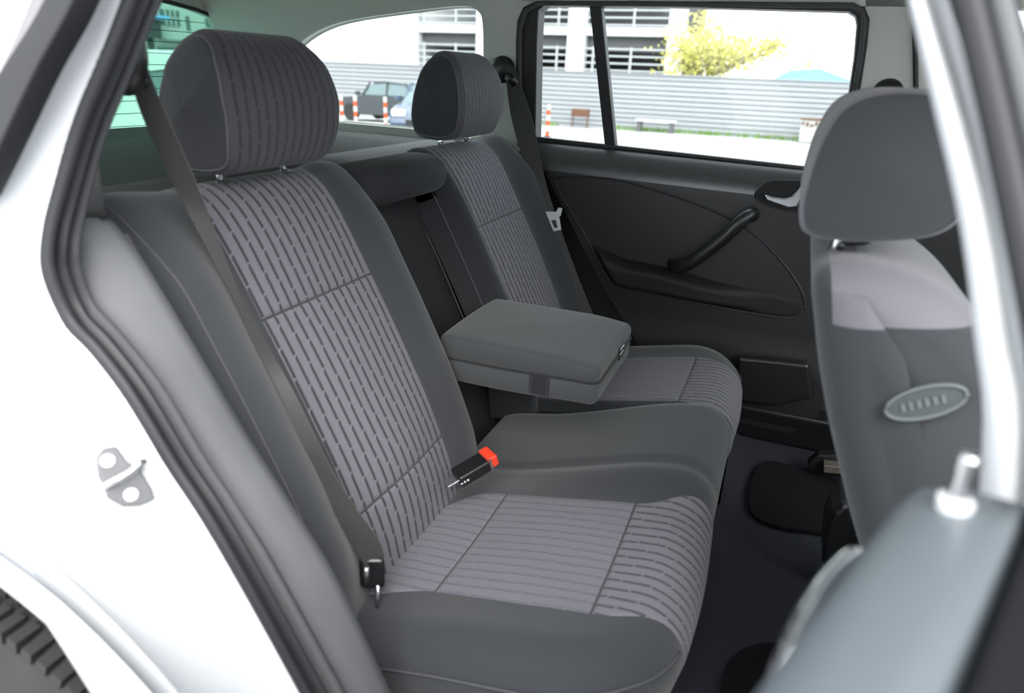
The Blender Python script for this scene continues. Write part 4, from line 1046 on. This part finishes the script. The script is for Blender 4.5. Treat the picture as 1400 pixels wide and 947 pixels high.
# tree with yellow-green blossom
def tree(base, h, label, ntw, spread, nleaf, nm='blossom_tree'):
    t = thing(nm, base, label, 'tree'); base = V(base); mb = MB(); tips = []
    def limb(p, d, L, r, lev):
        pts = [p]; q = p; dd = d.copy()
        for k in range(4):
            dd = (dd+V((random.uniform(-.18, .18), random.uniform(-.18, .18), random.uniform(-.05, .12)))).normalized(); q = q+dd*(L/4); pts.append(q)
        mb.tube(pts, [r*(1-.14*k) for k in range(5)], 5)
        if lev >= 2: tips.append(pts[2]); tips.append(pts[3])
        tips.append(pts[4])
        if lev < 3:
            for k in range(3 if lev else ntw):
                a = random.uniform(0, 6.28); e = random.uniform(.35, .95)*spread
                nd_ = (dd*.7+V((math.cos(a)*e, math.sin(a)*e*.8, random.uniform(.0, .5)))).normalized()
                limb(pts[random.choice((2, 3, 4))], nd_, L*random.uniform(.55, .8), r*.5, lev+1)
    limb(base, V((0, 0, 1)), h*.34, .15, 0)
    mb.build('trunk', M['bark'], t, smooth=True)
    vs, fcs = [], []
    for k in range(nleaf):
        p = random.choice(tips)+V((random.gauss(0, .34), random.gauss(0, .3), random.gauss(0, .2))); b = len(vs)
        a = V((random.gauss(0, 1), random.gauss(0, 1), random.gauss(0, 1))).normalized()*random.uniform(.04, .10); c = a.cross(V((random.random(), random.random(), random.random()))).normalized()*a.length*.7
        vs += [p-a, p+c, p+a, p-c]; fcs.append((b, b+1, b+2, b+3))
    fo = obj('foliage', vs, fcs, M['leaf'], t, smooth=False); fo['kind'] = 'stuff'
p = at(955, 100, 1, 29.5)
tree((p.x, 29.5, -.85), 6.6, 'yellow-green flowering tree in front of the car park', 9, 2.4, 4300)
p = at(1098, 100, 1, 38); tree((p.x, 38, -1.1), 5.0, 'small distant tree above the blue tarpaulin roof', 4, .5, 350, 'distant_tree')
# blue tarpaulin roof
p = at(1105, 108, 1, 32); tr = thing('tarpaulin_roof', (p.x, 32, -1), 'blue tarpaulin roof peeking over the white fence', 'tarpaulin')
x = p.x; z = at(1105, 108, 1, 32).z
mb = MB(); mb.prism([V((x-1.9, 32, z-.35)), V((x-.8, 32, z+.3)), V((x+.4, 32, z+.42)), V((x+2.2, 32, z-.17)), V((x+2.2, 32, z-.4))], (0, 3, 0)); mb.build('roof_sheet', M['blue'], tr)
for dx in (-1.1, 1.3): mb = MB(); mb.bb(x+dx, x+dx+.1, 32.2, 32.3, -1, z-.2); mb.build('pole', M['rail'], tr)
# pale office block seen through the tailgate
BX = -31.
ob_ = thing('office_building', (BX, 14, -1), 'pale office block seen through the green tinted rear window', 'building')
ya, yb = at(170, 60, 0, BX).y-5, at(300, 60, 0, BX).y+2
mb = MB(); mb.bb(BX-8, BX, ya, yb, -1.5, 12); mb.build('wall', M['facade'], ob_)
def fx(u, v): p = at(u, v, 0, BX); return p.y, p.z
def rect(u0, v0, u1, v1, m, name, d=.06):
    y0, z1 = fx(u0, v0); y1, z0 = fx(u1, v1); mb = MB(); mb.bb(BX-.02, BX+d, y0, y1, z0, z1); return mb.build(name, m, ob_)
w_ = rect(217, 12, 246, 36, M['window_dark'], 'window')
y0, z1 = fx(217, 12); y1, z0 = fx(246, 36); mb = MB()
for k in range(1, 4): yk = y0+(y1-y0)*k/4; mb.bb(BX+.06, BX+.1, yk-.03, yk+.03, z0, z1)
mb.bb(BX+.06, BX+.1, y0, y1, (z0+z1)/2-.03, (z0+z1)/2+.03); mb.build('window_bars', M['concrete'], w_)
rect(253, 22, 260, 42, M['window_dark'], 'window'); rect(280, 25, 290, 38, M['window_dark'], 'window')
rect(192, 26, 212, 52, M['facade_dark'], 'dark_bay', .5); rect(215, 64, 247, 86, M['window_dark'], 'window'); rect(200, 52, 213, 88, M['facade_dark'], 'doorway', .1)
rect(196, 20, 216, 27, M['blue'], 'awning', .8); rect(216, 52, 250, 56, M['rail'], 'canopy', .6)
# ================================================================ LIGHT, CAMERA
w = bpy.data.worlds.new('overcast_sky'); S.world = w; w.use_nodes = True
bg = w.node_tree.nodes['Background']; bg.inputs[0].default_value = (.90, .95, 1.0, 1); bg.inputs[1].default_value = 1.42
sun = bpy.data.lights.new('sun', 'SUN'); sun.energy = 3.0; sun.angle = math.radians(55); sun.color = (1, .97, .93)
so = bpy.data.objects.new('sun', sun); COL.objects.link(so); so.location = (2, -4, 5)
d = V((-.38, .70, -.75)); so.rotation_euler = d.to_track_quat('-Z', 'Y').to_euler()
cd = bpy.data.cameras.new('camera'); co = bpy.data.objects.new('camera', cd); COL.objects.link(co)
from mathutils import Matrix
co.matrix_world = Matrix(((CR.x, CU.x, -CF.x, CAM.x), (CR.y, CU.y, -CF.y, CAM.y), (CR.z, CU.z, -CF.z, CAM.z), (0, 0, 0, 1)))
cd.sensor_width = 36; cd.lens = F/1400*36; cd.clip_start = .02
cd.dof.use_dof = True; cd.dof.focus_distance = 1.5; cd.dof.aperture_fstop = 3.6
S.camera = co
vs_ = S.view_settings; vs_.view_transform = 'Standard'; vs_.look = 'None'; vs_.gamma = 1; vs_.use_curve_mapping = False; vs_.exposure = 1.15
S.render.film_transparent = False
S.cycles.max_bounces = 8; S.cycles.transparent_max_bounces = 12; S.cycles.use_denoising = True
